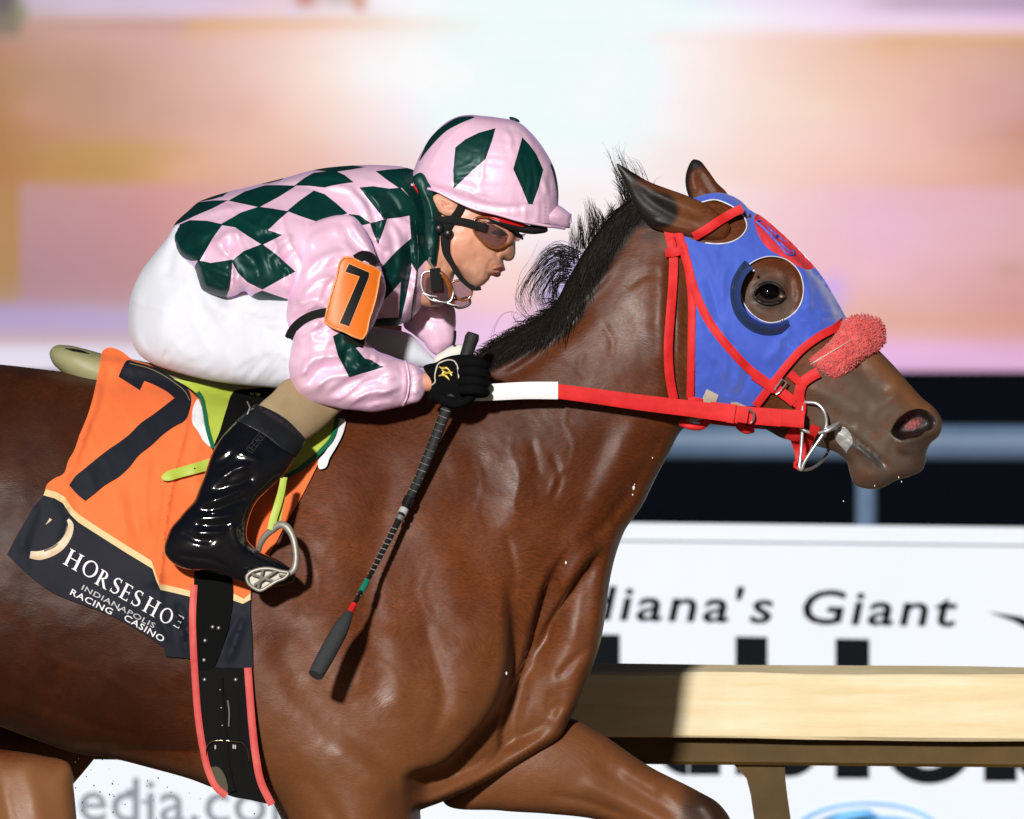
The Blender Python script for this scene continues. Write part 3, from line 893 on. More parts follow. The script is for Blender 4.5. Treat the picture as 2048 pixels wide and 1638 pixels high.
# ---------------------------------------------------------------- the horse
def coat_mat():
    m = bpy.data.materials.new('bay_coat'); m.use_nodes = True
    nt = m.node_tree; b = nt.nodes['Principled BSDF']; N = nt.nodes.new; Lk = nt.links.new
    tc = N('ShaderNodeTexCoord')
    n1 = N('ShaderNodeTexNoise'); n1.inputs['Scale'].default_value = 5; n1.inputs['Detail'].default_value = 7; n1.inputs['Roughness'].default_value = .65
    Lk(tc.outputs['Object'], n1.inputs['Vector'])
    r1 = N('ShaderNodeValToRGB'); r1.color_ramp.elements[0].position = .3; r1.color_ramp.elements[1].position = .7
    r1.color_ramp.elements[0].color = (.084, .0195, .0052, 1); r1.color_ramp.elements[1].color = (.152, .0420, .0120, 1)
    Lk(n1.outputs['Fac'], r1.inputs[0])
    # short lying hair: fine streaks
    mp = N('ShaderNodeMapping'); mp.inputs['Rotation'].default_value = (0, math.radians(28), 0); mp.inputs['Scale'].default_value = (110, 110, 420)
    wv = N('ShaderNodeTexNoise'); wv.inputs['Scale'].default_value = 4; Lk(tc.outputs['Object'], wv.inputs['Vector'])
    wm = N('ShaderNodeVectorMath'); wm.operation = 'MULTIPLY_ADD'; wm.inputs[1].default_value = (.22, .22, .22); Lk(wv.outputs['Color'], wm.inputs[0]); Lk(tc.outputs['Object'], wm.inputs[2])
    Lk(wm.outputs[0], mp.inputs[0])
    n2 = N('ShaderNodeTexNoise'); n2.inputs['Scale'].default_value = 1.0; n2.inputs['Detail'].default_value = 3
    Lk(mp.outputs[0], n2.inputs['Vector'])
    q = N('ShaderNodeMapRange'); q.inputs['From Min'].default_value = .3; q.inputs['From Max'].default_value = .7; q.inputs['To Min'].default_value = .70; q.inputs['To Max'].default_value = 1.30
    Lk(n2.outputs['Fac'], q.inputs[0])
    sc = N('ShaderNodeVectorMath'); sc.operation = 'SCALE'; Lk(r1.outputs[0], sc.inputs[0]); Lk(q.outputs[0], sc.inputs['Scale'])
    at1 = N('ShaderNodeAttribute'); at1.attribute_name = 'coat_tones'
    sp = N('ShaderNodeSeparateColor'); Lk(at1.outputs['Color'], sp.inputs[0])
    mxs = []
    prev = sc.outputs[0]
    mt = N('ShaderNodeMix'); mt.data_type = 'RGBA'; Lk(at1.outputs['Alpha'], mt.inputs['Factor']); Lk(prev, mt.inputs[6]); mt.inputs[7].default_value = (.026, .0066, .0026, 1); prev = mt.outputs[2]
    for ch, cc in (('Blue', (.215, .090, .036, 1)), ('Green', (.116, .078, .058, 1)), ('Red', (.012, .0095, .009, 1))):
        mx = N('ShaderNodeMix'); mx.data_type = 'RGBA'
        Lk(sp.outputs[ch], mx.inputs['Factor']); Lk(prev, mx.inputs[6]); mx.inputs[7].default_value = cc
        prev = mx.outputs[2]
    Lk(prev, b.inputs['Base Color'])
    n3 = N('ShaderNodeTexNoise'); n3.inputs['Scale'].default_value = 11; n3.inputs['Detail'].default_value = 5
    Lk(tc.outputs['Object'], n3.inputs['Vector'])
    q3 = N('ShaderNodeMapRange'); q3.inputs['From Min'].default_value = .3; q3.inputs['From Max'].default_value = .7; q3.inputs['To Min'].default_value = .36; q3.inputs['To Max'].default_value = .56
    Lk(n3.outputs['Fac'], q3.inputs[0]); Lk(q3.outputs[0], b.inputs['Roughness'])
    b.inputs['Specular IOR Level'].default_value = .27
    b.inputs['Sheen Weight'].default_value = .015; b.inputs['Sheen Roughness'].default_value = .4; b.inputs['Sheen Tint'].default_value = (1, .75, .55, 1)
    bp = N('ShaderNodeBump'); bp.inputs['Strength'].default_value = .07; bp.inputs['Distance'].default_value = .002
    Lk(n2.outputs['Fac'], bp.inputs['Height'])
    n4 = N('ShaderNodeTexNoise'); n4.inputs['Scale'].default_value = 28; n4.inputs['Detail'].default_value = 4
    Lk(tc.outputs['Object'], n4.inputs['Vector'])
    bp2 = N('ShaderNodeBump'); bp2.inputs['Strength'].default_value = .10; bp2.inputs['Distance'].default_value = .008
    Lk(n4.outputs['Fac'], bp2.inputs['Height']); Lk(bp.outputs[0], bp2.inputs['Normal'])
    n5 = N('ShaderNodeTexNoise'); n5.inputs['Scale'].default_value = 1; n5.inputs['Detail'].default_value = 3
    mp5 = N('ShaderNodeMapping'); mp5.inputs['Rotation'].default_value = (0, math.radians(55), 0); mp5.inputs['Scale'].default_value = (130, 130, 620)
    Lk(wm.outputs[0], mp5.inputs[0]); Lk(mp5.outputs[0], n5.inputs['Vector'])
    bp3 = N('ShaderNodeBump'); bp3.inputs['Strength'].default_value = .30; bp3.inputs['Distance'].default_value = .0012
    Lk(n5.outputs['Fac'], bp3.inputs['Height']); Lk(bp2.outputs[0], bp3.inputs['Normal'])
    Lk(bp3.outputs[0], b.inputs['Normal'])
    return m
M_coat = coat_mat()
M_nostril = mat('nostril_skin', (.012, .007, .006), .45)
M_nosered = mat('flared_nostril_lining', C(190, 74, 66, .5), .4, c2=C(120, 40, 38, .45), nscale=60, bump=[(90, .5, .003, 'n')])
M_lip = mat('wet_grey_lip', (.10, .095, .092), .3, c2=(.045, .038, .034), nscale=30)
M_hair = mat('black_hair', (.010, .0068, .005), .5, spec=.3)
M_hoof = mat('hoof_horn', (.03, .025, .02), .5)

horse_outline = [
 (0,729),(80,738),(200,752),(330,768),(450,786),(560,797),(650,795),(740,782),(830,762),(900,738),(960,705),(1010,678),(1060,650),(1105,618),
 (1140,560),(1175,500),(1215,445),(1255,405),(1300,375),(1345,380),(1392,398),(1446,390),(1479,404),(1517,434),(1557,466),(1597,505),(1637,550),(1668,596),
 (1692,640),(1725,668),(1763,702),(1795,735),(1825,770),(1850,797),(1872,815),(1886,835),(1889,852),(1880,874),(1866,886),(1857,905),(1855,925),(1847,942),(1825,953),
 (1795,962),(1765,977),(1735,978),(1713,970),(1703,948),(1697,925),(1680,908),(1655,898),(1625,890),(1590,882),(1565,876),(1540,862),(1500,846),(1460,838),(1425,836),(1395,842),(1368,858),
 (1340,905),(1312,958),(1282,1018),(1252,1060),(1236,1100),(1223,1150),(1217,1185),(1212,1230),(1203,1280),(1188,1330),(1172,1370),(1155,1412),(1140,1441,'c'),
 (1122,1475),(1075,1507),(1020,1540),(955,1575),(890,1604),(840,1622,'c'),(842,1660),(846,1740),(838,1850),(812,1950),(798,2040),(778,2120),(768,2280),(764,2420),(785,2500),(835,2595,'c'),(715,2598,'c'),(712,2500),(706,2400),(704,2260),(706,2120),(688,2040),(672,1940),(630,1840),(596,1740),(566,1650),(545,1608,'c'),
 (500,1598),(440,1584),(380,1562),(300,1540),(220,1520),(145,1509),(60,1480),(-20,1452),(-120,1432),(-250,1436),(-400,1470),(-520,1500),(-640,1470),(-760,1390),(-860,1260),(-925,1110),(-930,960),(-880,840),(-780,750),(-620,700),(-420,700),(-200,720),
]
k_horse = [(300,1150,.74),(-500,1050,.70),(-850,1000,.6),(650,1100,.66),(860,1250,.60),(1080,1300,.56),(1000,900,.50),(1180,800,.46),(1250,600,.46),(1320,450,.46),(1440,650,.52),(1480,750,.50),(1560,560,.58),(1660,720,.60),(1760,830,.66),(1840,890,.72),
           (740,1750,.95),(740,2100,.95),(740,2500,.9),(760,850,.55)]
wc_horse = [(300,1100,0),(700,1200,0),(1100,900,0),(1500,700,0),(1800,850,0),(-600,1000,0),(300,1500,0),(1100,1350,0),(1000,1500,0),(860,1480,-20),(760,1560,-70),(720,1680,-110),(740,1800,-125),(740,2200,-125),(740,2590,-125),(300,1540,0),(1000,1700,-40),(-200,1500,0)]
eyec = (1537, 584)
horse_rel = [
 # shoulder and upper arm
 ('r', [(705,850),(690,980),(655,1130)], 34, 9), ('r', [(800,880),(765,1040),(735,1200),(755,1330)], 24, -9),
 ('r', [(830,980),(885,1120),(940,1250),(990,1330)], 42, 12), ('r', [(835,1230),(872,1320),(888,1395),(862,1480)], 13, -9),
 ('r', [(905,1260),(940,1360),(905,1470)], 30, 10), ('r', [(780,1240),(800,1340),(790,1440)], 26, 9),
 ('r', [(552,1230),(590,1340),(660,1430),(750,1500),(830,1550)], 30, -15), ('r', [(640,1200),(680,1300),(740,1390)], 40, 9),
 ('r', [(660,1480),(740,1540),(800,1600)], 22, 8), ('r', [(600,1540),(650,1600),(700,1680)], 14, -7),
 ('b', (900,1390), 130, 150, 20, 34),
 ('l', [(800,1560),(830,1556),(885,1543),(950,1487),(998,1424),(1026,1345),(1030,1275),(1022,1190),(1012,1120)], 110, -95, .1, .4),
 ('l', [(1004,1510),(1012,1430),(1035,1372),(1058,1305),(1073,1245),(1098,1165),(1150,1080)], 60, -50, .1, .35),
 ('l', [(880,1600),(945,1556),(1000,1503),(1012,1455)], 30, -12, .2, .2), ('r', [(985,1440),(960,1505),(900,1560)], 18, 7),
 # breast
 ('b', (1000,1330), 60, 120, 10, 14),
 ('l', [(1068,1318),(1100,1245),(1138,1188),(1168,1143),(1224,1080)], 40, -32, .2, .3), ('r', [(1200,1080),(1150,1140),(1118,1190)], 14, 8),
 ('b', (1130,1330), 60, 130, 18, 20), ('r', [(1190,1290),(1140,1330),(1108,1365)], 8, -6), ('r', [(1128,1400),(1100,1420),(1105,1380)], 8, -5),
 ('r', [(1145,1425),(1120,1418),(1100,1440)], 8, -6), ('r', [(1070,1330),(1050,1420),(1030,1500)], 22, 9), ('r', [(1120,1480),(1070,1500),(1030,1525)], 10, 6),
 # neck
 ('r', [(1345,845),(1300,930),(1230,1030),(1160,1100)], 16, -10), ('r', [(1290,830),(1235,925),(1165,1030)], 30, 9),
 ('r', [(1215,830),(1190,940),(1120,1080),(1060,1180)], 26, -6),
 ('r', [(958,748),(1022,728),(1096,670),(1154,611),(1213,549),(1245,508)], 9, 8), ('r', [(985,770),(1060,725),(1130,665),(1190,605)], 16, -8),
 ('r', [(1205,640),(1226,690),(1222,725)], 7, -2.2), ('r', [(1250,580),(1290,550),(1330,553)], 9, -3), ('r', [(1170,700),(1160,740),(1180,760)], 8, -2),
 ('r', [(1100,900),(1120,960),(1098,1010)], 6, -4), ('r', [(1130,930),(1110,960),(1100,1000)], 5, 3.5), ('r', [(1060,870),(1080,960)], 8, -3), ('r', [(1010,1060),(1030,1150),(1028,1200)], 7, -4),
 ('r', [(1040,880),(1040,980),(1010,1080)], 26, 6), ('r', [(930,860),(960,940),(930,1050)], 30, -7), ('r', [(880,820),(900,900)], 20, 5),
 # throat, cheek
 ('r', [(1352,470),(1352,640),(1356,780),(1382,850)], 20, -17), ('b', (1450,700), 80, 110, -25, 16), ('r', [(1320,500),(1325,620),(1330,750)], 22, 6),
 # barrel, ribs, flank folds
 ('r', [(0,1355),(90,1408),(200,1452),(320,1482)], 8, -5), ('r', [(-30,1385),(80,1432),(190,1474)], 8, 5), ('r', [(-20,1412),(120,1452),(240,1492)], 6, -4),
 ('r', [(60,900),(40,1050),(10,1250)], 22, 4), ('r', [(-40,900),(-60,1080),(-80,1250)], 22, 4), ('r', [(130,1180),(150,1330),(220,1440)], 26, 5), ('r', [(250,1300),(280,1400),(340,1480)], 26, 5),
 ('r', [(10,760),(-60,900),(-90,1100)], 40, -5), ('n', 90, 6, 2), ('n', 30, 1.6, 5),
 # veins under the thin skin
 ('r', [(1030,850),(1022,900),(1040,950),(1030,1010),(1046,1060)], 4, 1.30), ('r', [(1040,950),(1066,985),(1062,1030)], 3.5, 1.10), ('r', [(940,900),(965,960),(955,1030),(980,1090)], 4, 1.20), ('r', [(1150,780),(1130,840),(1150,890),(1128,950)], 4, 1.10), ('r', [(1240,680),(1222,730),(1236,780)], 3.5, 1.00), ('r', [(690,1260),(730,1310),(720,1370),(760,1420)], 4.5, 1.40), ('r', [(730,1310),(775,1330),(800,1370)], 4, 1.20), ('r', [(600,1080),(640,1150),(630,1220)], 4.5, 1.20), ('r', [(860,1120),(845,1190),(870,1240)], 4, 1.10), ('r', [(200,1340),(270,1390),(340,1400)], 4.5, 1.30), ('r', [(60,1280),(130,1330),(210,1345),(270,1390)], 4.5, 1.30), ('r', [(1660,800),(1690,822),(1730,826)], 4, 1.30), ('r', [(1690,822),(1706,846)], 3.5, 1.00), ('r', [(1640,790),(1660,800),(1668,830)], 3.5, 1.10), ('r', [(1620,560),(1655,610),(1690,690),(1720,740)], 4, 1.00),
 # face
 ('p', [(1512,592),(1520,574),(1540,566),(1560,574),(1570,592),(1552,604),(1530,606)], -9, 9),
 ('r', [(1508,592),(1518,570),(1540,560),(1563,570),(1574,592)], 6, 7), ('r', [(1506,596),(1524,610),(1546,612),(1572,602)], 5, 5),
 ('r', [(1494,560),(1520,538),(1556,536),(1586,566)], 12, 9), ('r', [(1585,530),(1596,570),(1602,610)], 8, 6), ('r', [(1560,620),(1590,630)], 10, -5),
 ('r', [(1578,545),(1585,580),(1580,605)], 8, -5), ('r', [(1500,612),(1530,625),(1570,622)], 7, -3),
 ('r', [(1700,660),(1765,725),(1825,790)], 14, 5), ('r', [(1690,700),(1745,765),(1790,800)], 20, -10), ('r', [(1600,770),(1680,800),(1745,840)], 16, 6),
 ('r', [(1735,860),(1765,815),(1790,790),(1812,782)], 17, 5), ('r', [(1750,845),(1775,812),(1800,797)], 9, -3), ('r', [(1830,770),(1850,792),(1868,812)], 5, -4), ('r', [(1810,768),(1832,795),(1850,806)], 5, 4),
 ('p', [(1784,868),(1794,842),(1816,822),(1842,814),(1864,824),(1876,846),(1874,866),(1858,884),(1832,894),(1806,893)], 10, 12),
 ('p', [(1788,866),(1796,844),(1812,830),(1830,821),(1848,820),(1865,829),(1874,846),(1866,860),(1850,868),(1822,876),(1802,877)], -60, 15),
 ('r', [(1790,884),(1815,900),(1850,893),(1876,868)], 7, 6), ('r', [(1780,880),(1790,905),(1830,916)], 8, -5),
 ('r', [(1668,852),(1690,864),(1712,880),(1743,903),(1768,928),(1782,944)], 5, -11, .05, .2), ('r', [(1690,878),(1712,893),(1740,915),(1765,938)], 9, 7), ('r', [(1700,850),(1740,885),(1775,920)], 12, 5),
 ('b', (1745,958), 34, 20, -15, 10), ('r', [(1700,905),(1722,925),(1740,950)], 9, -4), ('b', (1690,862), 16, 14, 0, 5),
 ('r', [(1640,890),(1670,880),(1690,890)], 7, -5), ('r', [(1600,845),(1640,862),(1668,866)], 14, 6),
]
horse_rel = [((it[0], it[1], it[2] * 1.25, it[3] * .72) + tuple(it[4:])) if it[0] == 'r' and it[1][0][0] < 1000 and it[1][0][1] > 800 else it for it in horse_rel]
H = Shell(horse_outline, k_horse, wc_horse, gs=8, step=6, relief=horse_rel, back_relief=[('n', 90, 6, 2)])

H.fade = 46.0
HS = Baked(H, -60, 1920, 300, 1700, 4.0)
horse = thing('racehorse', 'bay racehorse galloping to the right in a blue and red hood', 'horse', ((650-1024)/S, 0, 0))
mb = MB()
nost_in = spline([(1784,868),(1792,846),(1808,829),(1828,819),(1848,818),(1865,827),(1875,846),(1868,858),(1852,864),(1846,871),(1822,877),(1800,880)], 3)
nost_red = spline([(1812,854),(1820,845),(1832,837),(1847,837),(1846,846),(1840,854),(1828,859),(1816,860)], 3)
lips = spline([(1688,866),(1712,880),(1743,902),(1768,926),(1778,944),(1764,938),(1738,918),(1710,898),(1690,886)], 3)
mb.add(shell_geo(H, [nost_in, nost_red, lips], [(nost_in, 1), (nost_red, 2), (lips, 3)], spacing=6.5, rings=(.6, 2.0, 5.0)))
farleg = Shell([(1060,1440),(1142,1440),(1200,1470),(1300,1537),(1400,1588),(1440,1612),(1466,1650),(1462,1710),(1440,1800),(1424,1950),(1414,2090),(1440,2130),(1500,2200),(1450,2260),(1370,2200),(1350,2100),(1360,1950),(1366,1800),(1360,1730),(1290,1682),(1200,1646),(1100,1633),(1000,1626),(885,1606),(900,1540),(970,1470)],
               [(1000,1540,.75),(1300,1600,.78),(1420,1680,.95),(1400,2000,.95)], [(1000,1540,40),(1200,1550,62),(1420,1660,70),(1400,2100,70)], gs=6, step=6,
               relief=[('r', [(1180,1520),(1290,1590),(1370,1640)], 14, -6), ('r', [(1150,1560),(1280,1625),(1360,1670)], 16, 7), ('r', [(1400,1600),(1430,1640),(1436,1690)], 12, 8), ('r', [(1090,1590),(1180,1610),(1260,1640)], 8, -6), ('r',[(1240,1540),(1330,1590)],16,6), ('n', 40, 2.5, 3)])
mb.add(shell_geo(farleg, spacing=7))
hind = Shell([(-330,1440),(-120,1490),(0,1500),(80,1512),(138,1530),(146,1580),(152,1640),(156,1720),(168,1850),(190,1990),(214,2080),(200,2160),(170,2300),(150,2440),(190,2560),(170,2598),(80,2590),(96,2470),(110,2300),(112,2170),(80,2080),(20,2010),(-40,1900),(-100,1790),(-220,1680),(-340,1560)],
             [(-150,1500,.55),(60,1600,.6),(140,2100,.9),(120,2500,.9)], [(-250,1450,-110),(0,1600,-100),(140,2100,-110)], gs=8, step=6, relief=[('r', [(40,1500),(70,1600),(90,1740)], 20, 7), ('r',[(0,1540),(20,1640),(50,1760)],14,-7), ('n', 40, 3, 3)])
mb.add(shell_geo(hind, spacing=9))
groin = Shell([(-420,1300),(-100,1330),(100,1400),(190,1500),(150,1560),(60,1640),(-100,1700),(-420,1600)], .4, 330, gs=10, step=10)
mb.add(shell_geo(groin, spacing=16))
farhind = Shell([(-800,1250),(-640,1300),(-560,1480),(-560,1640),(-600,1800),(-640,1960),(-600,2080),(-640,2300),(-660,2460),(-600,2590),(-720,2596),(-730,2460),(-720,2300),(-720,2100),(-760,1960),(-740,1780),(-800,1600)],
                [(-650,1500,.6),(-680,2300,.9)], 110, gs=10, step=10, relief=[])
mb.add(shell_geo(farhind, spacing=16))
ear_near = Shell([(1235,326),(1250,334),(1272,347),(1296,361),(1332,375),(1374,390),(1410,406),(1444,430),(1462,455),(1450,478),(1420,482),(1378,472),(1332,463),(1303,453),(1280,428),(1262,392),(1246,358)],
                 [(1240,335,.5),(1300,400,.55),(1420,450,.6)], [(1237,328,-92),(1300,400,-82),(1440,460,-70)], gs=2.5, step=4,
                 relief=[('r', [(1262,362),(1300,400),(1350,430),(1420,452)], 10, -5), ('r', [(1300,380),(1360,405),(1420,432)], 12, 5), ('r', [(1300,440),(1350,452),(1400,462)], 6, 4)])
mb.add(shell_geo(ear_near, spacing=4, rings=(.6, 2)))
ear_far = Shell([(1391,315),(1402,318),(1416,334),(1436,362),(1458,388),(1452,410),(1392,410),(1378,386),(1373,362),(1376,338)], .5, [(1391,315,70),(1420,390,58)], gs=2.5, step=4,
                relief=[('r', [(1388,330),(1386,360),(1396,385)], 7, 4), ('r', [(1400,340),(1415,370),(1430,390)], 9, -4)])
mb.add(shell_geo(ear_far, spacing=4, rings=(.6, 2)))
body = mb.build('body', [M_coat, M_nostril, M_nosered, M_lip], horse)
# points and coat tones: r = black points, g = grey-brown muzzle and eye skin, b = lighter tan and the nose highlight, a = darker barrel and neck
A = np.array([(v.co.x * S + 1024, (ZC - v.co.z) * S + 819, v.co.y * S) for v in body.data.vertices])
p = A[:, :2]; nz = fbm(p[:, 0] / 40, p[:, 1] / 40, 4, 8) - .47
r_ = np.zeros(len(p)); g_ = np.zeros(len(p)); b_ = np.zeros(len(p))
crest = spline([(940,725),(1000,690),(1060,655),(1105,622),(1140,562),(1175,502),(1215,448),(1260,415),(1320,420)], 8, False)
dc, sg, tt = dist_line(p, crest)
band = np.interp(tt, [0, .25, .5, .75, 1], [34, 52, 62, 62, 40])
r_ = np.maximum(r_, 1 - sstep(dc, band * .75, band * 1.15))
r_ = np.maximum(r_, sstep(np.hypot(p[:,0]-1236, p[:,1]-330) + nz*60, 75, 30) * (p[:,0] < 1330))
el = dist_line(p, np.array([(1238.,335),(1268,405),(1300,450),(1340,462)]))[0]
r_ = np.maximum(r_, .8 * sstep(el + nz*26, 52, 14) * (A[:,2] < -60) * sstep(p[:,0] + nz*60, 1372, 1300))
ef = dist_line(p, np.array([(1391.,315),(1375,345),(1374,370),(1382,398)]))[0]; r_ = np.maximum(r_, sstep(ef, 12, 4) * (A[:,2] > 30))
r_ = np.maximum(r_, sstep(np.hypot((p[:,0]-1391)/1.2, p[:,1]-315), 30, 12) * (A[:,2] > 30))
r_ = np.maximum(r_, .8 * sstep(np.hypot((p[:,0]-1437), (p[:,1]-1640)) + nz*60, 96, 50) * (p[:,0] > 1320)) 
r_ = np.maximum(r_, .9 * sstep(p[:,1] + nz*80, 1850, 1990))
g_ = np.maximum(g_, sstep((p[:,0]-1560)*.8 + (p[:,1]-700)*.55 + nz*60, 40, 175) * (p[:,0] > 1500) * (p[:,1] < 1100))
g_ = np.maximum(g_, .75 * sstep(np.hypot(p[:,0]-1540, (p[:,1]-600)) + nz*30, 75, 35))
nose_light = dist_line(p, np.array([(1640.,560),(1700,640),(1780,720),(1850,795)]))[0]
b_ = np.maximum(b_, 1.0 * sstep(nose_light + nz*36, 58, 12) * (p[:,0] > 1600)); b_ = np.maximum(b_, sstep(p[:,1] + nz*60, 1480, 1560) * np.where(p[:,0] < 200, 1.0, .5))  # tan nose bridge, with its lit highlight painted into the colour
b_ = np.maximum(b_, .42 * sstep(p[:,1] + nz*220 + (p[:,0]-800)*.1, 1180, 1480) * (p[:,0] > 480) * (p[:,0] < 1300))
r_ = np.maximum(r_, .12 * sstep(p[:,1] + nz*200, 1080, 850) * sstep(p[:,0], 640, 800))
b_ = np.maximum(b_, .35 * sstep(np.hypot(p[:,0]-1350, p[:,1]-420) + nz*30, 90, 30))
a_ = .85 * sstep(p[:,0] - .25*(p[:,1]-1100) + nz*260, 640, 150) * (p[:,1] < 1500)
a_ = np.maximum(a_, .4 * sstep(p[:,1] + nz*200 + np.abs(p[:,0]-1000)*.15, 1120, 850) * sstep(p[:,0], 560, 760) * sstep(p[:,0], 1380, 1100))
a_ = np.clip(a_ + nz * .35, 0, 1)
g_ = g_ * (1 + 1.6 * (fbm(p[:,0] / 26, p[:,1] / 26, 4, 18) - .5))
g_ = g_ * (1 - .95 * sstep(nose_light + nz*20, 62, 14))
r_ = np.maximum(r_, .45 * sstep(np.hypot(p[:,0]-1835, p[:,1]-890) + nz*40, 80, 25))
r_ = np.maximum(r_, .85 * sstep(np.hypot((p[:,0]-1538)/1.25, p[:,1]-587), 36, 22))
ca = body.data.color_attributes.new('coat_tones', 'FLOAT_COLOR', 'POINT')
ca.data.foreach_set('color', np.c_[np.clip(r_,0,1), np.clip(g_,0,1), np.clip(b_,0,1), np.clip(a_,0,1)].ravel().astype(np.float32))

# eye
M_eye = mat('eye_gloss', (.0025, .002, .002), .05, spec=.35)
ys = HS.front(np.array([eyec]))[0]
V, F = ball_geo((eyec[0] + 1, ys + 12, eyec[1]), (25, 24, 19), 24, 14)
V = [(x, z, y) for x, y, z in V]
link('eye', V, F, M_eye, parent=horse)
lidp = [(1508,590),(1517,574),(1538,565),(1560,573),(1572,594)]
L = spline(lidp, 3, False)
M_lid = mat('eyelid_skin', (.010, .007, .006), .45)
w = HS.front(L)
tube('eyelid', np.c_[L, w - 9], [1.2, 3.4, 3.8, 3.4, 1.2], M_lid, horse, n=8)
L = spline([(1508,590),(1520,603),(1540,608),(1560,603),(1572,594)], 3, False); w = HS.front(L)
tube('eyelid', np.c_[L, w - 7], [1.5, 3.5, 3.5, 3.5, 1.5], M_lid, horse, n=8)
V, F = ball_geo((1564, ys - 3, 593), (4, 4, 3), 8, 6); V = [(x, z, y) for x, y, z in V]
link('tear_duct', V, F, mat('pink_eye_corner', C(190,150,140,.7), .3), parent=horse)

# tail (beyond the frame) and mane
def strand(P, r0, n=3):
    m = len(P); return tube_geo(P, [r0, r0 * .95, r0 * .7, .12], n=n)
mb = MB()
for i in range(160):
    a = rng.uniform(-30, 30); z = rng.uniform(-45, 45)
    P = np.array([(-880, 800 + a, z), (-1000, 830 + a, z * 1.3), (-1150, 960 + a * 2, z * 2), (-1250 + rng.uniform(-60, 60), 1150 + a * 3, z * 3)])
    mb.add(strand(spline3(P, 40), 5))
mb.build('tail', M_hair, horse)
mb = MB()
CR = spline([(948,724),(1000,684),(1060,650),(1105,618),(1140,560),(1175,500),(1215,446),(1255,406),(1300,382)], 4, False)
def cr(t):
    k = min(len(CR) - 2, max(0, t * (len(CR) - 1))); i = int(k); return CR[i] * (1 - k + i) + CR[i + 1] * (k - i)
def cover(n, len_rng, seed):
    R = random.Random(seed)
    for i in range(n):
        t = R.random(); c = cr(t); c2 = cr(min(1, t + .02)); c1 = cr(max(0, t - .02)); d = c2 - c1; d /= np.linalg.norm(d)
        nr = np.array([-d[1], d[0]])      # into the neck (down right)
        if nr[1] < 0: nr = -nr
        inn = R.uniform(0, 1) ** 1.0 * np.interp(t, [0, .3, .6, 1], [34, 50, 62, 55])
        ln = R.uniform(*len_rng)
        # hair lies back along the crest and falls down the near side of the neck
        a0 = c + nr * (-3) + d * R.uniform(6, 20)
        pts = [a0]
        ang = R.uniform(.15, .5)
        for s in (0.33, .66, 1.0):
            q = a0 - d * ln * s * R.uniform(.75, 1.0) + nr * (inn * (s ** .8) + 4) + np.array([R.uniform(-4, 4), R.uniform(-4, 4)])
            pts.append(q)
        P2 = np.array(pts)
        w = HS.front(P2) - R.uniform(1.5, 7)
        w[0] = min(w[0], R.uniform(-10, 4))
        mb.add(strand(spline3(np.c_[P2, w], 14), R.uniform(1.2, 2.4)))
cover(1300, (50, 120), 1)
def guide(pts, n, jr=7, jt=9, r=(.35, .8), dw=24, seed=None):
    """a lock of hairs that follows one drawn curve"""
    R = random.Random(len(mb.V) if seed is None else seed)
    G = np.array(pts, float)
    for i in range(n):
        ra = R.gauss(0, jr); rb = R.gauss(0, jr); ta = R.gauss(0, jt); tb = R.gauss(0, jt); k = R.uniform(.7, 1.05); w0 = R.uniform(-dw, dw); w1 = w0 + R.uniform(-14, 14)
        Q = []
        m = len(G) - 1
        for q in range(len(G)):
            t = q / m
            c = G[0] + (G[q] - G[0]) * (1 - (1 - k) * t)
            Q.append((c[0] + ra * (1 - t) + ta * t * (.4 + t * .6), c[1] + rb * (1 - t) + tb * t * (.4 + t * .6), w0 * (1 - t) + w1 * t))
        mb.add(strand(spline3(np.array(Q), 10), R.uniform(*r)))
tufts = [([(1150,520),(1150,480),(1146,440)],30), ([(1166,500),(1164,460),(1160,424)],45), ([(1184,490),(1186,440),(1178,394)],50), ([(1196,480),(1196,430),(1186,398)],40), ([(1213,470),(1210,440),(1199,414)],50), ([(1232,456),(1232,425),(1220,400)],50),
 ([(1252,445),(1250,405),(1238,374)],55), ([(1266,430),(1258,390),(1228,356)],45), ([(1266,400),(1250,360),(1228,328)],40), ([(1276,410),(1262,370),(1246,340)],30), ([(1130,560),(1126,520),(1120,486)],30), ([(1110,600),(1106,560),(1102,530)],26), ([(1204,480),(1222,430),(1236,400)],30)]
for g, n in tufts: guide(g, int(n * .4), 7, 2.5, (.4, .8), 10); guide([(x - 5, y + 3) for x, y in g], int(n * .3), 8, 4, (.35, .7), 16)
for g, n in [([(1256,390),(1240,350),(1230,318),(1222,296)],14), ([(1262,360),(1248,325),(1238,300),(1232,282)],12), ([(1290,380),(1272,338),(1252,312),(1232,308)],6), ([(1300,384),(1290,350),(1270,316),(1240,306)],4), ([(1312,380),(1306,360),(1312,352)],3), ([(1284,370),(1280,340),(1270,330)],4)]: guide(g, n, 6, 8, (.3, .6))
locks = [([(1150,520),(1110,512),(1075,536),(1048,572),(1040,600),(1052,628)],34), ([(1146,530),(1110,528),(1080,556),(1062,586),(1060,612),(1068,634)],30), ([(1142,540),(1116,540),(1092,570),(1078,600),(1082,628)],26), ([(1138,552),(1118,556),(1104,584),(1098,612)],26), ([(1160,505),(1120,486),(1086,500),(1062,530)],16), ([(1150,514),(1130,500),(1100,498),(1082,510)],14), ([(1136,560),(1112,566),(1112,596),(1128,604)],16)]
for g, n in locks: guide(g, n, 8, 5, (.35, .75), 18)
for g, n in [([(1143,512),(1096,497),(1080,505),(1066,529)],5), ([(979,684),(984,652),(1004,624),(1030,624),(1050,640)],2), ([(1060,646),(1036,600),(1022,570)],3), ([(1064,640),(1040,612),(1036,560),(1060,520),(1072,490)],3), ([(1040,650),(1020,634),(1010,620)],4), ([(1062,650),(1050,630),(1030,636)],6)]: guide(g, n, 5, 8, (.3, .5))
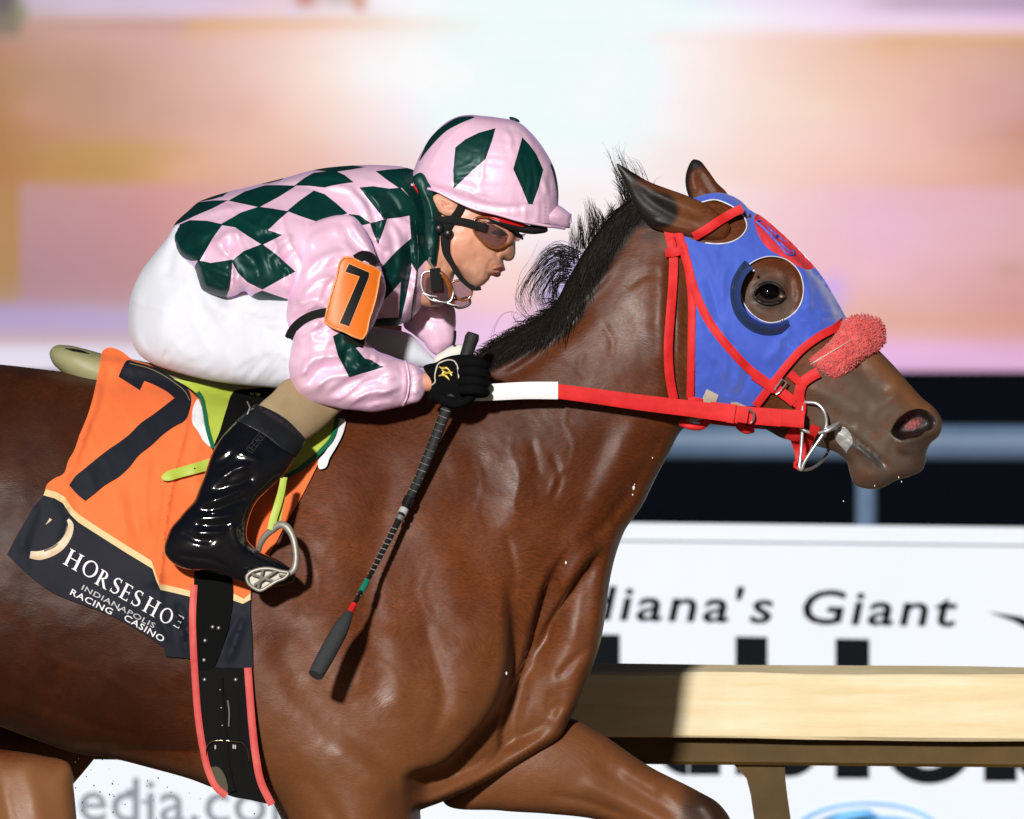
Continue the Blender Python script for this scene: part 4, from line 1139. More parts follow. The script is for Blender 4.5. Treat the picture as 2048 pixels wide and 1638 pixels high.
for i in range(26):
    t = .02 + i * .016; c = cr(t); guide([c + (10, 10), c + (-6, -4), c + (-26, 2)], 16, 7, 6, (.7, 1.4), 16)
mb.build('mane', M_hair, horse)
# ---------------------------------------------------------------- tack
M_blue = mat('blue_nylon', C(72, 100, 206, .9), .6, spec=.18, c2=C(62, 90, 196, .9), nscale=9, sheen=.7, bump=[(900, .05, .0006, 'n')])
M_redb = mat('red_webbing', C(232, 46, 46, .85), .6, spec=.3, c2=C(214, 34, 36, .85), nscale=40, bump=[(700, .12, .0008, 'weave')])
M_fuzz = mat('red_sheepskin', C(240, 104, 100, .85), .9, c2=C(218, 72, 72, .85), nscale=45, sheen=.4)
M_steel = mat('polished_steel', (.62, .62, .63), .32, metal=.75)
M_steeld = mat('dull_steel', (.34, .33, .32), .4, metal=.7)
M_cup = mat('navy_moulded_plastic', (.016, .034, .085), .2, coat=.6)
M_trim = mat('white_piping', (.7, .7, .74), .5)
M_velcro = mat('pale_velcro', C(222, 205, 190, .8), .8, bump=[(500, .4, .002, 'n')])
M_orange = mat('orange_cloth', C(255, 128, 72, .86), .75, spec=.15, c2=C(252, 118, 62, .86), nscale=6, sheen=.15, bump=[(800, .08, .0006, 'weave')])
M_navy = mat('navy_cloth', (.0085, .0095, .018), .7, spec=.25, c2=(.011, .012, .021), nscale=8, bump=[(800, .08, .0006, 'weave')])
M_gold = mat('cream_gold_band', C(238, 208, 150, .8), .6)
M_white = mat('white_print', (.78, .78, .80), .6)
M_grayp = mat('silver_print', (.42, .42, .43), .5)
M_lime = mat('lime_leather', C(198, 216, 84, .78), .5, c2=C(186, 206, 76, .78), nscale=12, bump=[(120, .12, .001, 'n')])
M_olive = mat('olive_saddle_leather', C(166, 162, 120, .7), .5, c2=C(176, 174, 128, .7), nscale=10)
M_green = mat('green_binding', C(20, 110, 74, .8), .5)
M_pad = mat('white_pad', (.74, .74, .78), .8)
M_blk = mat('black_leather', (.0055, .0055, .0056), .7, spec=.06)
M_blkm = mat('black_elastic', (.006, .006, .0062), .9, spec=.04, bump=[(500, .15, .0006, 'weave')])
M_coral = mat('coral_edging', C(206, 66, 62, .85), .6, c2=C(222, 96, 88, .85), nscale=20)
M_badge = mat('red_badge', C(242, 70, 80, .85), .5)

# --- blinker hood
hood = thing('blinker_hood', 'royal blue racing hood with red edges and open eye cup', 'hood', ((1500-1024)/S, 0, ZC + .2))
hood_out = [(1362,468,'c'),(1386,478),(1411,486),(1440,488),(1463,484),(1484,472),(1496,452),(1492,434),(1477,418),(1456,405),(1432,397),(1403,404,'c'),(1386,395,'c'),(1404,389),(1446,384),(1481,398),(1505,420),(1522,429),(1561,461),(1601,499),(1641,544),(1671,590),(1696,636,'c'),
            (1680,648),(1642,669),(1606,695),(1576,726),(1548,764),(1512,812,'c'),(1476,813),(1440,810),(1391,800,'c'),(1391,740),(1388,660),(1389,588),(1380,525)]
hp = spline(hood_out, 4)
HW = 1.7
eyeh = spline([(1547,512),(1575,519),(1598,540),(1608,572),(1605,600),(1590,625),(1566,640),(1540,645),(1512,634),(1492,612),(1481,585),(1482,556),(1496,532),(1519,517)], 4)
badge = spline([(1511,432),(1516,425),(1531,432),(1552,450),(1573,471),(1594,492),(1619,518),(1633,533),(1622,538),(1595,530),(1568,514),(1539,497),(1523,478),(1513,453)], 4)
seam = [(1618,530),(1650,562),(1690,618)]
hood_rel = [('r', [(1398,560),(1412,610),(1420,690)], 8, 3), ('r', [(1412,545),(1430,600),(1442,650)], 7, -3), ('r', [(1440,640),(1452,700),(1450,770)], 9, 4), ('r', [(1425,720),(1440,760),(1460,800)], 6, -3),
  ('r', [(1470,690),(1478,740),(1470,790)], 9, 4), ('r', [(1500,730),(1490,770),(1470,800)], 7, -3), ('r', [(1455,520),(1445,560),(1446,610)], 8, 3), ('r', [(1585,650),(1560,690),(1530,730)], 10, 3),
  ('r', [(1610,600),(1640,625),(1680,628)], 6, 4), ('r', [(1622,612),(1650,636),(1688,634)], 5, -4), ('r', [(1600,640),(1640,640),(1670,640)], 6, 3), ('r', [(1612,560),(1622,590),(1612,625)], 6, 3),
  ('r', [(1504,420),(1500,440),(1506,462)], 4, -5), ('r', [(1512,425),(1512,445)], 4, 4), ('r', [(1400,392),(1440,390),(1490,412)], 5, 3), ('r', [(1565,680),(1590,700)], 6, -3), ('r', [(1560,660),(1575,690),(1572,710)], 4, -2.5),
  ('w', 75, 60, 16, 2.6, 5), ('w', 40, 50, 14, 1.8, 6), ('w', 100, 30, 9, 1.0, 15), ('r', seam, 2.2, -2.0), ('r', [(x+5, y-5) for x, y in seam], 2.2, 1.2)]
hood_rel = [(it[0], it[1], it[2], it[3] * HW) if it[0] == 'r' else it for it in hood_rel] + [('w', 88, 46, 10, 2.2, 35), ('w', -30, 40, 9, 1.8, 37, [(1640,600,1),(1450,700,.2),(1600,680,1),(1420,560,.2)])]
V, F, M = sheet_geo(hp, HS, off=8.5, th=9, holes=[eyeh], cons=[badge], regions=[(badge, 1)], relief=hood_rel, spacing=5.5, smooth=5)
link('hood_cloth', V, F, [M_blue, M_badge], M, hood, sharp=60)
class Hd:
    def front(s, p): return HS.front(p) - 9
HD = Hd()
def rim_tube(name, L, r, m, parent, lift=7.5, closed=True, surf=HS):
    w = surf.front(L) - lift - 2.5
    return tube(name, np.c_[L[:, :2], w], r, m, parent, n=6, closed=closed)
rim_tube('eye_opening_piping', eyeh, 1.3, M_trim, hood)
rim_tube('ear_opening_piping', spline([(1411,485),(1440,487),(1463,483),(1484,471),(1495,452),(1491,435),(1477,419),(1456,406),(1432,398),(1403,403)], 3, False), 1.5, M_trim, hood, closed=False)
# badge monogram, raised stitching in blue
M_mono = mat('blue_stitching', C(70, 100, 220, .8), .45)
for pts in ([(1514,442),(1520,440),(1528,443),(1543,458),(1556,471),(1549,475),(1540,466),(1526,452),(1514,442)], [(1520,446),(1531,456),(1546,470)], [(1549,475),(1556,470),(1566,477),(1590,501),(1591,507),(1578,508),(1563,492),(1549,475)], [(1560,482),(1571,493),(1583,503)]):
    rim_tube('monogram_stroke', spline([p for p in pts], 3, False), 2.0, M_mono, hood, 7.5, False)
for pts in ([(1554,458),(1560,464),(1577,481),(1585,488)], [(1598,495),(1610,508),(1621,520)]):
    rim_tube('monogram_stroke', spline(pts, 3, False), 2.2, M_trim, hood, 6.5, False)
# bindings
ribbon('back_binding', [(1367,488),(1375,526),(1383,590),(1383,680),(1382,750),(1381,796)], 15, M_redb, HD, hood, off=1, th=4)
ribbon('lower_binding', [(1376,799),(1392,803),(1405,806)], 17, M_redb, HD, hood, off=1.5, th=4)
ribbon('front_binding', [(1692,640),(1680,650),(1642,671),(1606,697),(1577,728),(1548,765),(1512,812)], 16, M_redb, HD, hood, off=1, th=4)
# eye cup: flange that flares out behind the eye
cup = MB(); V = []; F = []
outl = spline([(1486,516),(1470,538),(1457,570),(1457,600),(1466,632),(1488,658),(1520,673),(1552,673),(1576,662),(1583,655)], 6, False)
inl = spline([(1508,536),(1492,552),(1482,580),(1483,604),(1492,622),(1505,636),(1526,646),(1546,648),(1564,644),(1575,638)], 6, False)
m = 40
rs = lambda L: np.c_[np.interp(np.linspace(0, 1, m), np.linspace(0, 1, len(L)), L[:, 0]), np.interp(np.linspace(0, 1, m), np.linspace(0, 1, len(L)), L[:, 1])]
outl, inl = rs(outl), rs(inl); outl = outl * .82 + inl * .18
tprof = [(0, 6), (.02, 11), (.35, 15), (.62, 24), (.86, 40), (.97, 46), (1.0, 44), (1.0, 30), (.95, 8)]
for i in range(m):
    e = min(1, min(i, m - 1 - i) / 3 * .5 + .5)
    for t, l in tprof:
        q = outl[i] * (1 - t) + inl[i] * t
        V.append((q[0], q[1], HS.front(q[None])[0] - 4 - l * e))
k = len(tprof)
for i in range(m - 1):
    for a in range(k):
        b = (a + 1) % k
        F.append((i*k + a, i*k + b, (i+1)*k + b, (i+1)*k + a))
F.append(tuple(range(k))[::-1]); F.append(tuple((m-1)*k + a for a in range(k)))
ec = link('eye_cup', V, F, M_cup, None, hood, sharp=60)
for q in ((1508,541),(1565,640)):
    V, F = ball_geo((q[0], q[1], HS.front(np.array([q]))[0] - 48), (3.2, 3.2, 3.2), 8, 6)
    link('cup_rivet', V, F, M_steel, None, hood)
# velcro tabs
for q in ([(1414,778),(1438,790),(1432,808),(1402,806)], [(1463,804),(1474,804),(1494,812),(1492,820),(1462,818)]):
    sheet('velcro_tab', [(x, y, 'c') for x, y in q], HD, M_velcro, hood, off=3, th=4, spacing=6)

# --- bridle
bri = thing('bridle', 'red webbing bridle with sheepskin noseband on the bay horse', 'bridle', ((1550-1024)/S, -.1, ZC + .1))
class HoodTop:
    def front(s, p): return HS.front(p) - 9 - np.maximum(relief_eval(hood_rel, np.asarray(p, float)), 0)
HT = Baked(HoodTop(), 1310, 1730, 370, 860, 3)
class BSurf:
    def front(s, p):
        p = np.asarray(p, float); i = (p[:, 0] > 1312) & (p[:, 0] < 1728) & (p[:, 1] > 372) & (p[:, 1] < 858)
        w = HS.front(p) - 9
        return np.where(i, np.minimum(w, HT.front(p)), w)
BS = BSurf()
ribbon('throat_latch', [(1338,462),(1347,508),(1346,566),(1341,632),(1337,697),(1340,755),(1348,798)], 18, M_redb, BS, bri, off=-3, th=5)
ribbon('cheekpiece', [(1357,462),(1364,490),(1372,515),(1389,579),(1420,645),(1464,702),(1508,746),(1552,777),(1596,808)], 17, M_redb, BS, bri, off=0, th=5)
ribbon('cheekpiece_keeper', [(1331,505),(1350,504),(1367,499)], 17, M_redb, BS, bri, off=5, th=4)
ribbon('browband', [(1388,473),(1412,459),(1444,438),(1474,421),(1486,416)], 18, M_redb, Over(HS, ear_near, lift=4), bri, off=2, th=4)
ribbon('headpiece', [(1300,380),(1318,420),(1334,448),(1345,476)], 22, M_redb, BS, bri, off=-2, th=5)
ribbon('cheekpiece_fold', [(1508,748),(1530,764),(1552,778)], 21, M_redb, BS, bri, off=3, th=5)
ribbon('cheekpiece_tab', [(1556,779),(1576,794),(1590,805)], 20, M_redb, BS, bri, off=4, th=4)
ribbon('nose_cross_strap', [(1580,746),(1592,757),(1606,768)], 17, M_redb, BS, bri, off=1, th=5)
ribbon('noseband_strap', [(1638,744),(1622,753),(1606,766),(1599,790),(1603,815),(1600,835)], 21, M_redb, BS, bri, off=0, th=6)
ribbon('chin_strap', [(1588,856),(1592,878),(1600,902),(1603,926)], 18, M_redb, BS, bri, off=0, th=6)
ribbon('chin_strap_loop', [(1576,866),(1590,872),(1606,868)], 22, M_redb, BS, bri, off=4, th=5)
ribbon('curb_piece', [(1634,852),(1624,872),(1612,900),(1602,930)], 19, M_redb, BS, bri, off=2, th=5)
tube('chin_ring', [(1592,926,-70),(1598,920,-72),(1606,924,-72),(1606,933,-70),(1598,938,-68),(1591,933,-68)], 4, M_redb, bri, n=8, closed=True)
tube('throat_loop', [(1362,846,-64),(1384,853,-70),(1404,853,-64),(1418,842,-58)], 7, M_redb, bri, n=8, step=4)
tube('jaw_loop', [(1478,850,-58),(1492,860,-62),(1508,858,-58)], 8, M_redb, bri, n=8, step=4)
# buckles
def buckle(c, ang, w, h, lift, parent, m=M_steel, r=2.0, sf=BS):
    a = math.radians(ang); P = []
    for x, y in ((-w,-h),(w,-h),(w,h),(-w,h)):
        q = np.array([c[0] + x*math.cos(a) - y*math.sin(a), c[1] + x*math.sin(a) + y*math.cos(a)])
        P.append((q[0], q[1], sf.front(q[None])[0] - lift))
    return tube('buckle', P, r, m, parent, n=6, closed=True)
buckle((1562,772), 36, 6, 13, 14, bri); 
q = np.array([(1553,789),(1560,785)]); tube('buckle_prong', np.c_[q, BS.front(q) - 15], 1.8, M_steel, bri, n=6)
# sheepskin roll
fz = Shell([(1619,719),(1640,700),(1664,678),(1684,650),(1702,634),(1724,630),(1750,633),(1767,645),(1773,664),(1771,684),(1756,702),(1735,716),(1708,738),(1686,754),(1668,758),(1650,746),(1628,732)],
           .95, [(1630,725,-82),(1700,690,-60),(1770,660,-10)], gs=3, step=4, relief=[('n', 9, 9, 3), ('n', 5, 5, 4), ('r', [(1622,722),(1650,708),(1690,682),(1715,665)], 3, -6)], back_relief=[('n', 9, 9, 3)])
fo = shell_obj('sheepskin_roll', fz, M_fuzz, bri, spacing=4)
mb = MB(); Rf = random.Random(5)
pp = []
while len(pp) < 9000:
    q = (Rf.uniform(1612, 1782), Rf.uniform(618, 764)); pp.append(q)
pp = np.array(pp); dd = fz.dist(pp); ok = dd > -1.5; pp = pp[ok]; ww = fz.front(pp); ctr = np.array([1705, 690])
for q, w, d in zip(pp, ww, dd[ok]):
    dr = (q - ctr) / 80; ln = Rf.uniform(2, 6.5)
    v = np.array([dr[0] * .9 + Rf.gauss(0, .5), dr[1] * .9 + .25 + Rf.gauss(0, .5), -.8 + Rf.gauss(0, .3)]); v /= np.linalg.norm(v)
    a = np.array([q[0], q[1], w + 2]); c = a + v * ln * .6; e = c + np.array([Rf.gauss(0, 1), Rf.gauss(0, 1), Rf.gauss(0, 1)]) * ln * .35
    mb.add(tube_geo([a, c, e], [1.15, 1.0, .4], n=3))
tag(mb.build('wool_fibres', M_fuzz, bri), kind='stuff')
q = np.array([(1622,729),(1630,724),(1646,714),(1680,694),(1705,678)]); tube('sheepskin_edge', np.c_[q, fz.front(q) - 3], [1.8, 1.8, 1.2, .9, .6], M_velcro, bri, n=5, step=4)
# bit
bits = thing('bit', 'polished steel ring bit in the mouth of the bay horse', 'bit', ((1640-1024)/S, -.09, ZC - .04))
w0 = -92
tube('ring', [(1607,810,w0+4),(1620,805,w0),(1636,808,w0-4),(1649,822,w0-6),(1654,842,w0-4),(1651,860,w0-3),(1642,876,w0-4),(1624,902,w0-4),(1609,926,w0-2),(1604,940,w0),(1600,934,w0+4),(1603,905,w0+6),(1606,860,w0+6)], 3.6, M_steel, bits, n=8, closed=True, step=3)
tube('far_ring', [(1606,940,w0+6),(1622,938,w0+30),(1640,928,w0+60),(1656,910,w0+100),(1664,890,w0+130)], 3.2, M_steeld, bits, n=8, step=3)
tube('mouthpiece', [(1652,858,w0-4),(1664,856,w0-2),(1676,850,w0+10),(1684,848,w0+40)], [5.5, 6.5, 5, 5], M_steel, bits, n=8, step=3)
tube('cheek_bar', [(1638,866,w0-8),(1656,861,w0-12),(1670,852,w0-8),(1678,846,w0-2)], [3, 4.5, 4.5, 3], M_steel, bits, n=8, step=3)
tube('rein_pin', [(1601,856,w0-12),(1612,862,w0-14),(1619,865,w0-12)], 3.4, M_steel, bits, n=8)
M_foam = mat('saliva_foam', (.34, .33, .33), .3, spec=.6, c2=(.5, .5, .5), nscale=90)
foam = Shell([(1670,860),(1682,852),(1696,858),(1706,872),(1708,886),(1700,898),(1696,908),(1688,898),(1680,890),(1672,878)], .25, [(1685,870,HS.front(np.array([[1690.,875.]]))[0] + 1)], gs=1.5, step=2.5, relief=[('n', 7, 7, 150), ('n', 3, 3, 151)])
foam.wc = lambda p: HS.front(p) + 1
tag(shell_obj('mouth_foam', foam, M_foam, horse, spacing=2.5), kind='stuff')

# --- reins
rein = thing('reins', 'red rubber reins with white hand grip running to the bit', 'reins', ((1300-1024)/S, -.15, ZC + .02))
def rw(a, b): return lambda t: a + (b - a) * t
ribbon('white_grip', [(948,786,-196),(990,784,-192),(1050,781,-184),(1116,781,-176)], rw(33, 35), M_white, None, rein, th=7, step=8, lay=7)
ribbon('red_rein', [(1112,782,-174),(1180,791,-165),(1280,805,-148),(1380,817,-130),(1460,827,-118),(1540,834,-112),(1608,839,-108)], rw(29, 36), M_redb, None, rein, th=7, step=8, lay=7)
ribbon('rein_fold', [(1420,821,-127),(1450,825,-124),(1478,829,-122)], 36, M_redb, None, rein, th=5, lay=7)
ribbon('rein_keeper', [(1456,826,-129),(1470,828,-129)], 38, M_redb, None, rein, th=5, lay=7)
ribbon('rein_keeper', [(1476,829,-130),(1496,832,-129)], 30, M_redb, None, rein, th=5, lay=7)
ribbon('rein_end', [(1562,836,-117),(1590,838,-115),(1609,840,-113)], 32, M_redb, None, rein, th=6, lay=7)
tube('rein_buckle', [(1497,818,-137),(1507,826,-139),(1508,838,-139),(1502,846,-138)], 2.6, M_steeld, rein, n=6, step=3)
ribbon('far_rein', [(930,760,40),(1100,770,95),(1400,830,95),(1600,850,85)], 30, M_redb, None, rein, th=6, step=20)

# --- saddle: seat, flaps, pad
sad = thing('racing_saddle', 'small lime and olive racing saddle under the crouching jockey', 'saddle', ((350-1024)/S, 0, ZC + .05))
seat = Shell([(95,703),(106,691),(130,690),(165,697),(205,708),(250,716),(300,726),(350,740),(430,760),(500,770),(570,772),(575,792),(500,794),(430,790),(360,782),(290,776),(230,778),(190,784),(160,772),(120,744),(100,724)],
             1.6, 0, gs=4, step=5, relief=[('r', [(128,705),(180,718),(230,730)], 6, 3)])
shell_obj('seat', seat, M_olive, sad, spacing=7)
q = np.array([(126,696),(140,699),(160,703),(176,707)]); tube('cantle_slot', np.c_[q, seat.front(q) - 1.5], [.5, 3.4, 3.4, .6], M_blk, sad, n=6, step=4)
XS = Over(HS, seat)
CS0 = Baked(XS, -20, 760, 680, 1340, 6.0)
# blur the draping surface so that the cloth bridges the hollow under the saddle
g = CS0.g
for _ in range(14):
    e = np.pad(g, 1, mode='edge'); g = np.minimum(g, (e[2:,1:-1] + e[:-2,1:-1] + e[1:-1,2:] + e[1:-1,:-2]) / 4)
    g = .5 * g + .5 * (e[2:,1:-1] + e[:-2,1:-1] + e[1:-1,2:] + e[1:-1,:-2]) / 4
CS0.g = np.minimum(g, CS0.g)

# --- saddle cloth
clo = thing('saddle_cloth', 'orange number 7 saddle cloth with navy sponsor band', 'saddle cloth', ((250-1024)/S, -.3, ZC - .1))
cl_out = [(205,698),(215,694),(226,696),(243,704),(258,716,),(300,730),(346,757),(374,778),(400,800),(440,830),(560,840),(641,918,'c'),(628,945),(600,1000),(570,1052),(546,1098),(520,1140),(506,1168),(503,1205),(506,1270),(508,1334,'c'),(470,1336),(430,1334,'c'),(400,1322),(387,1317),(334,1311,'c'),(330,1292,'c'),(290,1265),(226,1229),(170,1208),(121,1189),(85,1168),(60,1148),(18,1108,'c'),(36,1072),(54,1042),(70,1014),(91,987),(97,968),(112,956),(128,948),(140,918),(148,905),(160,870),(176,829),(184,800),(190,770),(197,730)]
clp = spline(cl_out, 5)
seven = spline([(235,753,'c'),(242,736),(252,720),(270,724),(302,733),(330,746),(346,757),(362,768),(375,780),(381,797),(378,821),(369,841),(350,852),(326,869),(304,890),(278,911),(260,934),(242,951),(209,972),(190,988),(173,1001,'c'),(157,988),(141,970,'c'),(154,951),(170,938),(194,918),(218,899),(240,884),(258,870),(282,846),(306,829),(348,796,'c'),(334,784),(322,777),(304,768),(286,761,'c'),(278,780,'c'),(256,766)], 5)
band_up = [(84,975),(95,978),(116,984),(133,994),(146,1014),(160,1028),(201,1055),(258,1091),(306,1120),(314,1143),(322,1166),(345,1171),(388,1181),(440,1180),(470,1186),(490,1196),(512,1178)]
band_lo = [(80,988),(90,990),(112,996),(129,1006),(142,1027),(160,1044),(201,1070),(258,1106),(308,1136),(316,1160),(324,1178),(346,1183),(388,1193),(440,1195),(466,1198),(488,1206),(514,1192)]
navy_p = spline([(*p, 'c') for p in band_lo] + [(540,1400,'c'),(0,1400,'c'),(-20,1100,'c')], 6)
gold_p = spline([(*p, 'c') for p in band_up] + [(*p, 'c') for p in band_lo[::-1]], 6)
def clipc(L):   # keep constraint points a little inside the cloth edge
    return L
cl_rel = [('l', [(376,800),(372,860),(352,940),(338,1020),(330,1090),(322,1180)], 26, 7, .1, .05), ('r', [(366,870),(340,960),(326,1060),(316,1150)], 7, -4), ('r', [(300,900),(290,1000),(300,1090)], 9, 4), ('r', [(262,960),(270,1030),(290,1100)], 8, -3),
  ('r', [(240,980),(250,1040),(262,1080)], 7, 3), ('r', [(196,740),(190,800),(168,870),(148,930),(110,985)], 9, 6), ('r', [(215,720),(206,800),(182,870),(160,930)], 8, -4), ('r', [(140,960),(136,990),(150,1030)], 6, 4), ('r', [(126,965),(132,1000),(140,1040),(120,1100)], 6, -4),
  ('r', [(400,860),(390,930),(400,1000),(380,1100)], 9, 4), ('r', [(410,1000),(380,1060),(350,1120)], 8, -3.5), ('r', [(600,950),(580,990),(540,1080)], 8, 4), ('r', [(560,1000),(540,1040),(525,1090)], 6, -4), ('r', [(330,1130),(320,1200),(350,1290)], 9, 4), ('r', [(354,1200),(372,1240),(384,1290)], 7, -5), ('r', [(345,1215),(362,1250),(380,1310)], 5, 4),
  ('r', [(80,1000),(60,1060),(40,1110)], 10, 3), ('r', [(500,1205),(470,1250),(440,1300)], 6, -5), ('r', [(492,1200),(480,1260),(455,1330)], 8, 5), ('w', 78, 120, 24, 3.2, 21), ('w', 60, 80, 18, 2.0, 25), ('n', 60, 4, 31)]
cl_rel = [(it[0], it[1], it[2], it[3] * 1.6) + tuple(it[4:]) if it[0] in 'rl' else it for it in cl_rel]
ins = lambda L: L[inside(L, clp)]
def open_in(pts):
    L = spline(pts, 6, False); return L
V = F = None
def split_by_line(name, loops_regions): pass
class Cl:
    def __init__(s, lift): s.lift = lift; s.b = Baked(Cl0(), -20, 700, 680, 1340, 5.0)
    def front(s, p): return s.b.front(p) - s.lift
class Cl0:
    def front(s, p): return CS0.front(p) - 7 - relief_eval(cl_rel, np.asarray(p, float))
CB = Baked(Cl0(), -20, 700, 680, 1346, 4.0)
V, F, M = sheet_geo(clp, CB, off=0, th=5, spacing=5.5)
link('cloth', V, F, [M_orange], [0] * len(F), clo, sharp=50)
# stitched-on pieces: numeral, navy hem band, cream band
def clipped(poly):
    """polygon limited to the cloth outline"""
    import mathutils
    pts = list(map(tuple, poly)) + list(map(tuple, clp)); n = len(poly); m = len(clp)
    E = [(i, (i+1) % n) for i in range(n)] + [(n+i, n+(i+1) % m) for i in range(m)]
    vv, ee, ff, *_ = delaunay_2d_cdt([Vector(p) for p in pts], E, [], 0, 1e-3)
    return vv
def patch_sheet(name, poly, m, lift, th=1.5, spacing=7, surf=None, parent=clo, clip=True, extra=()):
    surf = surf or CB
    P, F = cdt(poly, [clp] if clip else [], (), spacing, (2.0,))
    if clip:
        c = P[F].mean(1); F = F[inside(c, clp)]
        u = np.unique(F); rm = -np.ones(len(P), int); rm[u] = np.arange(len(u)); P = P[u]; F = rm[F]
    w = surf.front(P) - lift; n = len(P)
    V = np.vstack([np.c_[P, w], np.c_[P, w + th + lift]])
    e = np.vstack([F[:, [0, 1]], F[:, [1, 2]], F[:, [2, 0]]]); key = {(a, b) for a, b in map(tuple, e)}
    bd = [(a, b) for a, b in key if (b, a) not in key]
    return link(name, V, [tuple(f) for f in F] + [(b, a, a + n, b + n) for a, b in bd], m, None, parent, sharp=50)
patch_sheet('numeral_seven', seven, M_navy, 3.2, spacing=6)
patch_sheet('navy_band', navy_p, M_navy, 1.6)
patch_sheet('cream_band', gold_p, M_gold, 2.2)
L = spline([(257,726),(300,738),(344,763),(372,788),(378,800)], 4, False); tube('numeral_stitching', np.c_[L, CB.front(L) - 4], .7, M_olive, clo, n=4)

# lettering on the band: drawn serif capitals, laid along a slope
def glyph(ch):
    q = []
    R = lambda x0, x1, y0, y1: [(x0,y0),(x1,y0),(x1,y1),(x0,y1)]
    sf = .045; T = .15; t = .055
    if ch == 'H': q = [R(.08,.08+T,0,1), R(.62,.62+T,0,1), R(.2,.65,.5,.5+t), R(0,.31,0,sf), R(0,.31,1-sf,1), R(.54,.85,0,sf), R(.54,.85,1-sf,1)]; w = .85
    elif ch == 'E': q = [R(.08,.08+T,0,1), R(.2,.56,0,t), R(.2,.5,.5,.5+t), R(.2,.54,1-t,1), R(0,.2,0,sf), R(0,.2,1-sf,1), R(.52,.57,0,.17), R(.47,.51,.42,.62), R(.5,.55,.85,1)]; w = .58
    elif ch == 'O':
        n = 40; w = .95
        for k in range(n):
            a0, a1 = 2*math.pi*k/n, 2*math.pi*(k+1)/n
            o = lambda a: (.475 + .46*math.cos(a), .5 + .52*math.sin(a)); i = lambda a: (.475 + .32*math.cos(a), .5 + .45*math.sin(a))
            q.append([o(a0), o(a1), i(a1), i(a0)])
    elif ch == 'R':
        w = .72; q = [R(.08,.08+T,0,1), R(0,.31,0,sf), R(0,.2,1-sf,1)]
        n = 18
        for k in range(n):
            a0, a1 = math.pi/2 - math.pi*k/n, math.pi/2 - math.pi*(k+1)/n
            o = lambda a: (.26 + .30*math.cos(a), .74 + .26*math.sin(a)); i = lambda a: (.26 + .155*math.cos(a), .74 + .205*math.sin(a))
            q.append([o(a0), o(a1), i(a1), i(a0)])
        q += [R(.2,.27,1-t,1), R(.2,.27,.48,.48+t), [(.24,.5),(.40,.5),(.78,.0),(.60,.0)], R(.58,.82,0,sf)]
    elif ch == 'S':
        w = .56; n = 40; P = []
        for k in range(n + 1):
            u = k / n
            if u < .5: a = math.radians(40 + 230 * (u * 2)); c = (.27 + .21*math.cos(a), .755 + .215*math.sin(a))
            else: a = math.radians(90 - 230 * ((u - .5) * 2)); c = (.27 + .23*math.cos(a), .255 + .225*math.sin(a))
            P.append(np.array(c))
        for k in range(n):
            u = (k + .5) / n; wd = .035 + .055 * math.exp(-((u - .5) / .2) ** 2)
            tn = P[k+1] - P[k]; tn /= np.linalg.norm(tn) + 1e-9; nn = np.array([-tn[1], tn[0]]) * wd
            q.append([tuple(P[k] - nn), tuple(P[k+1] - nn), tuple(P[k+1] + nn), tuple(P[k] + nn)])
        q += [R(.42,.46,.78,1.0), R(.05,.09,.0,.24)]
    return q, w
def place(polys, org, ex, ey, lift, surf, sub=2):
    V = []; F = []
    for pl in polys:
        b = len(V)
        for x, y in pl:
            u = np.array(org) + np.array(ex) * x + np.array(ey) * y; V.append((u[0], u[1], 0))
        n = len(pl); F.append(tuple(range(b, b + n)))
    A = np.array(V); A[:, 2] = surf.front(A[:, :2]) - lift
    F2 = []
    for f in F:
        a, b2, c2 = A[f[0]], A[f[1]], A[f[2]]
        cr_ = (b2[0]-a[0])*(c2[1]-a[1]) - (b2[1]-a[1])*(c2[0]-a[0])
        F2.append(f if cr_ < 0 else f[::-1])
    return A, F2
# each letter: lower-left corner, width vector direction, height
slant = math.radians(29.5)
ex0 = np.array([math.cos(slant), math.sin(slant)])
hts = [34, 34, 34, 34, 34, 34, 34, 34, 34]
for (x, y, hgt, wk), ch in zip([(129,1126,35,1.08),(163,1143,33,1.02),(192,1165,33,1.0),(221,1180,33,1.0),(240,1192,33,1.0),(263,1205,33,1.0),(287,1219,33,1.0),(319,1239,30,.92),(349,1249,25,.9)], 'HORSESHOE'):
    g_, w_ = glyph(ch)
    sl_ = slant + (math.radians(-9) if ch == 'O' and x > 300 else 0)
    ex = np.array([math.cos(sl_), math.sin(sl_)]); ey = np.array([math.sin(sl_) * .9 , -math.cos(sl_)])
    A_, F_ = place(g_, (x, y), ex * hgt * wk, ey * hgt, 3.0, CB)
    link('letter', A_, F_, M_white, None, clo, smooth=False)
def cloth_text(name, body, x, y, hgt, width, m, ang):
    V, F = text_mesh(body, 0, .008, 1.1)
    x0 = V[:, 0].min(); wt = V[:, 0].max() - x0; hc = text_mesh('H')[0][:, 1].max()
    a = math.radians(ang); e1 = np.array([math.cos(a), math.sin(a)]); e2 = np.array([math.sin(a), -math.cos(a)])
    for V1, F1 in split_letters(body, 0, .008, 1.1):
        U = np.array([x, y]) + np.outer((V1[:, 0] - x0) / wt * width, e1) + np.outer(V1[:, 1] / hc * hgt, e2)
        link(name, np.c_[U, CB.front(U) - 3.0], F1, m, None, clo, smooth=False)
cloth_text('small_letter', 'INDIANAPOLIS', 166, 1177, 10, 164, M_grayp, 28.3)
cloth_text('small_letter', 'RACING', 143, 1187, 12, 92, M_white, 26.5)
cloth_text('small_letter', '\u2022', 236, 1222, 12, 5, M_white, 28)
cloth_text('small_letter', 'CASINO', 250, 1237, 12, 90, M_white, 30.5)
